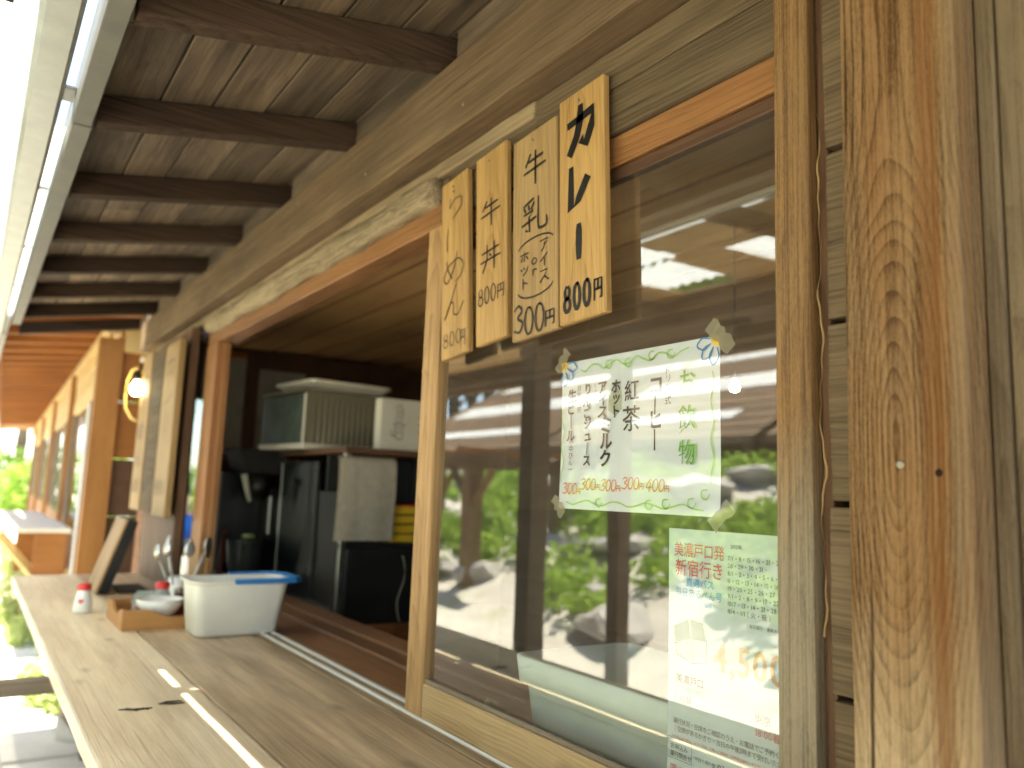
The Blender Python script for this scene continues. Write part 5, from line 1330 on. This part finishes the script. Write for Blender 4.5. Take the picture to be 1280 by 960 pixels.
def tree(x, y, h, label, seed, dense=1.0):
    rs = random.Random(seed); z0 = bank(x, y)
    t = thing('tree', label, 'tree', (x, y, z0), 'leafy trees around the cafe')
    bm = bmesh.new()
    tube(bm, [(0, 0, -0.1), (0.06, 0.03, h * .3), (-.05, .08, h * .6), (0.05, 0, h * .9)], [h * .028, h * .022, h * .014, h * .004], 10)
    tips = []
    for q in range(11):
        a = q * 2.4; zb = h * (.28 + .055 * q); l = h * (.34 - .018 * q)
        tip = Vector((math.cos(a) * l, math.sin(a) * l, zb + l * .45)); tips.append(tip)
        tube(bm, [(0, 0, zb), (tip.x * .5, tip.y * .5, zb + l * .3), tip], [h * .010, h * .007, h * .002], 6)
    bmesh.ops.recalc_face_normals(bm, faces=bm.faces)
    finish('trunk', bm, M['bark'], t, (x, y, z0), True)
    bm = bmesh.new()
    st = random.getstate(); random.seed(seed)
    for tip in tips:
        for q in range(3):
            p = tip * (0.62 + .2 * q) ; p.z = tip.z * (0.9 + .06 * q)
            leaves(bm, p + Vector((rs.uniform(-.5, .5), rs.uniform(-.5, .5), rs.uniform(-.3, .3))), (h * .11, h * .11, h * .07), int(110 * dense), h * .017)
    leaves(bm, (0, 0, h * .95), (h * .12, h * .12, h * .1), int(180 * dense), h * .017)
    random.setstate(st)
    finish('crown', bm, M['leaf2'] if seed % 2 else M['leaf'], t, (x, y, z0))
for i, (x, y, h, lab) in enumerate(((-34, 1.5, 9, 'leafy tree straight behind the end of the annex'), (-42, -2, 11, 'tall tree far behind the annex on the path side'), (-39, 5.5, 10, 'spreading tree behind the annex roof end'), (-30, -5, 8, 'broad tree left of the far path end'),
        (-18, -17, 9, 'tree at the top of the bank, furthest along'), (-12, -18, 10, 'tree at the top of the bank behind the arbor'), (-6.5, -17.5, 9, 'tree at the top of the bank above the middle boulders'), (0, -12, 8, 'tree at the top of the bank opposite the post'), (4.5, -15, 8, 'tree at the near end of the bank top'), (-15.3, -17.5, 10, 'tall tree behind the shed between two others'), (-23, -18, 11, 'tall tree behind the far end of the shed'), (-28, -17, 12, 'tall tree beyond the far end of the bank'), (-33, -18, 12, 'tallest tree beyond the far end of the bank'), (-38, -20, 12, 'farthest tree beyond the bank'), (-30.5, -15.5, 11, 'dense tree in front of the tallest one beyond the bank'), (-26, -14.5, 10, 'dense tree left of the shed end'), (-3.5, -19, 11, 'tall tree behind the near end of the shed'))):
    tree(x, y, h, lab, 20 + i)

# small white notice on a stake on the bank
wn = thing('notice_board', 'small white notice on a stake standing on the green bank', 'sign', (-4.1, -4.4, bank(-4.1, -4.4)))
box('stake', (-4.12, -4.08), (-4.42, -4.38), (bank(-4.1, -4.4) - 0.1, 0.02), M['grey_x'], wn)
box('panel', (-4.26, -3.94), (-4.379, -4.362), (-0.06, 0.30), M['white_gloss'], wn)

# ------------------------------------------------------------------ bench and seated person (seen through the narrow pane beyond the opening)
bn = thing('bench', 'grey plank bench outdoors under the seated person', 'bench', (-12.3, 2.63, GZ))
for i in range(3): box('seat_plank', (-12.55, -12.0), (1.9 + i * 0.5, 2.395 + i * 0.5), (GZ + 0.42, GZ + 0.455), M['grey_x'], bn, bev=0.004)
for y_ in (2.05, 3.2): box('leg', (-12.5, -12.05), (y_ - 0.04, y_ + 0.04), (GZ, GZ + 0.418), M['shelt_z'], bn)
pe = thing('person', 'person in a bright blue shirt seated on a bench beyond the narrow far pane', 'person', (-12.3, 2.63, GZ))
def skinned(name, verts, edges, radii, mat, parent, loc, root=0):
    me = bpy.data.meshes.new(name); me.from_pydata(verts, edges, []); o = bpy.data.objects.new(name, me); link(o, parent)
    o.location = Vector(loc) - world_of(parent)
    sk = o.modifiers.new('skin', 'SKIN'); o.modifiers.new('sub', 'SUBSURF').levels = 2; o.modifiers['sub'].render_levels = 2
    for i, r in enumerate(radii):
        me.skin_vertices[0].data[i].radius = (r, r) if not isinstance(r, tuple) else r
    me.skin_vertices[0].data[root].use_root = True; me.materials.append(mat)
    dg = bpy.context.evaluated_depsgraph_get(); m2 = bpy.data.meshes.new_from_object(o.evaluated_get(dg)); o.modifiers.clear(); o.data = m2
    m2.polygons.foreach_set("use_smooth", [True] * len(m2.polygons)); return o
# facing +X (towards the camera side along the front), hips at seat height
V_ = [(0, 0, .50), (0.01, 0, .62), (0.0, 0, .78), (0, 0, .94), (.01, 0, 1.02), (.02, 0, 1.09), (.035, 0, 1.18), (.03, 0, 1.28)]
E_ = [(0, 1), (1, 2), (2, 3), (3, 4), (4, 5), (5, 6), (6, 7)]
Rr = [(.16, .12), (.14, .11), (.16, .11), (.15, .10), (.055, .055), (.06, .06), (.085, .1), (.07, .085)]
for s in (-1, 1):
    b0 = len(V_)
    V_ += [(0, s * .17, .94), (.06, s * .22, .70), (.27, s * .16, .62), (.33, s * .14, .61)]; E_ += [(3, b0), (b0, b0 + 1), (b0 + 1, b0 + 2), (b0 + 2, b0 + 3)]; Rr += [.06, .048, .038, .03]
    for f in range(5):
        c_ = len(V_); V_ += [(.385 - .012 * abs(f - 2), s * (.14 + (f - 2) * .018), .605 - .002 * f), (.42 - .015 * abs(f - 2), s * (.14 + (f - 2) * .02), .585)]; E_ += [(b0 + 3, c_), (c_, c_ + 1)]; Rr += [.010, .008]
    b1 = len(V_)
    V_ += [(.02, s * .10, .50), (.44, s * .12, .50), (.46, s * .12, .28), (.45, s * .12, .07), (.60, s * .13, .04)]; E_ += [(0, b1), (b1, b1 + 1), (b1 + 1, b1 + 2), (b1 + 2, b1 + 3), (b1 + 3, b1 + 4)]; Rr += [.10, .07, .058, .042, .035]
skinned('body', V_, E_, Rr, M['skin'], pe, (-12.3, 2.63, GZ))
V2 = [(0, 0, .52), (0.01, 0, .64), (0, 0, .80), (0, 0, .94), (0, 0, 1.0)]; E2 = [(0, 1), (1, 2), (2, 3), (3, 4)]; R2 = [(.175, .14), (.165, .13), (.18, .13), (.165, .115), .075]
for s in (-1, 1):
    b0 = len(V2); V2 += [(0, s * .18, .945), (.055, s * .225, .74)]; E2 += [(3, b0), (b0, b0 + 1)]; R2 += [.075, .07]
skinned('shirt', V2, E2, R2, M['blueshirt'], pe, (-12.3, 2.63, GZ))
V3 = [(0, 0, .50)]; E3 = []; R3 = [(.165, .13)]
for s in (-1, 1):
    b0 = len(V3); V3 += [(.03, s * .105, .50), (.44, s * .12, .50), (.465, s * .12, .28), (.455, s * .12, .11)]; E3 += [(0, b0), (b0, b0 + 1), (b0 + 1, b0 + 2), (b0 + 2, b0 + 3)]; R3 += [.115, .085, .075, .065]
skinned('trousers', V3, E3, R3, M['trousers'], pe, (-12.3, 2.63, GZ))
bm = bmesh.new(); bmesh.ops.create_uvsphere(bm, u_segments=18, v_segments=12, radius=1)
for v in bm.verts: v.co = Vector((v.co.x * .105, v.co.y * .095, v.co.z * .085))
bmesh.ops.delete(bm, geom=[v for v in bm.verts if v.co.z < -0.02 and v.co.x > -0.03], context='VERTS')
finish('hair', bm, M['hair'], pe, (-12.285, 2.63, GZ + 1.30), True)
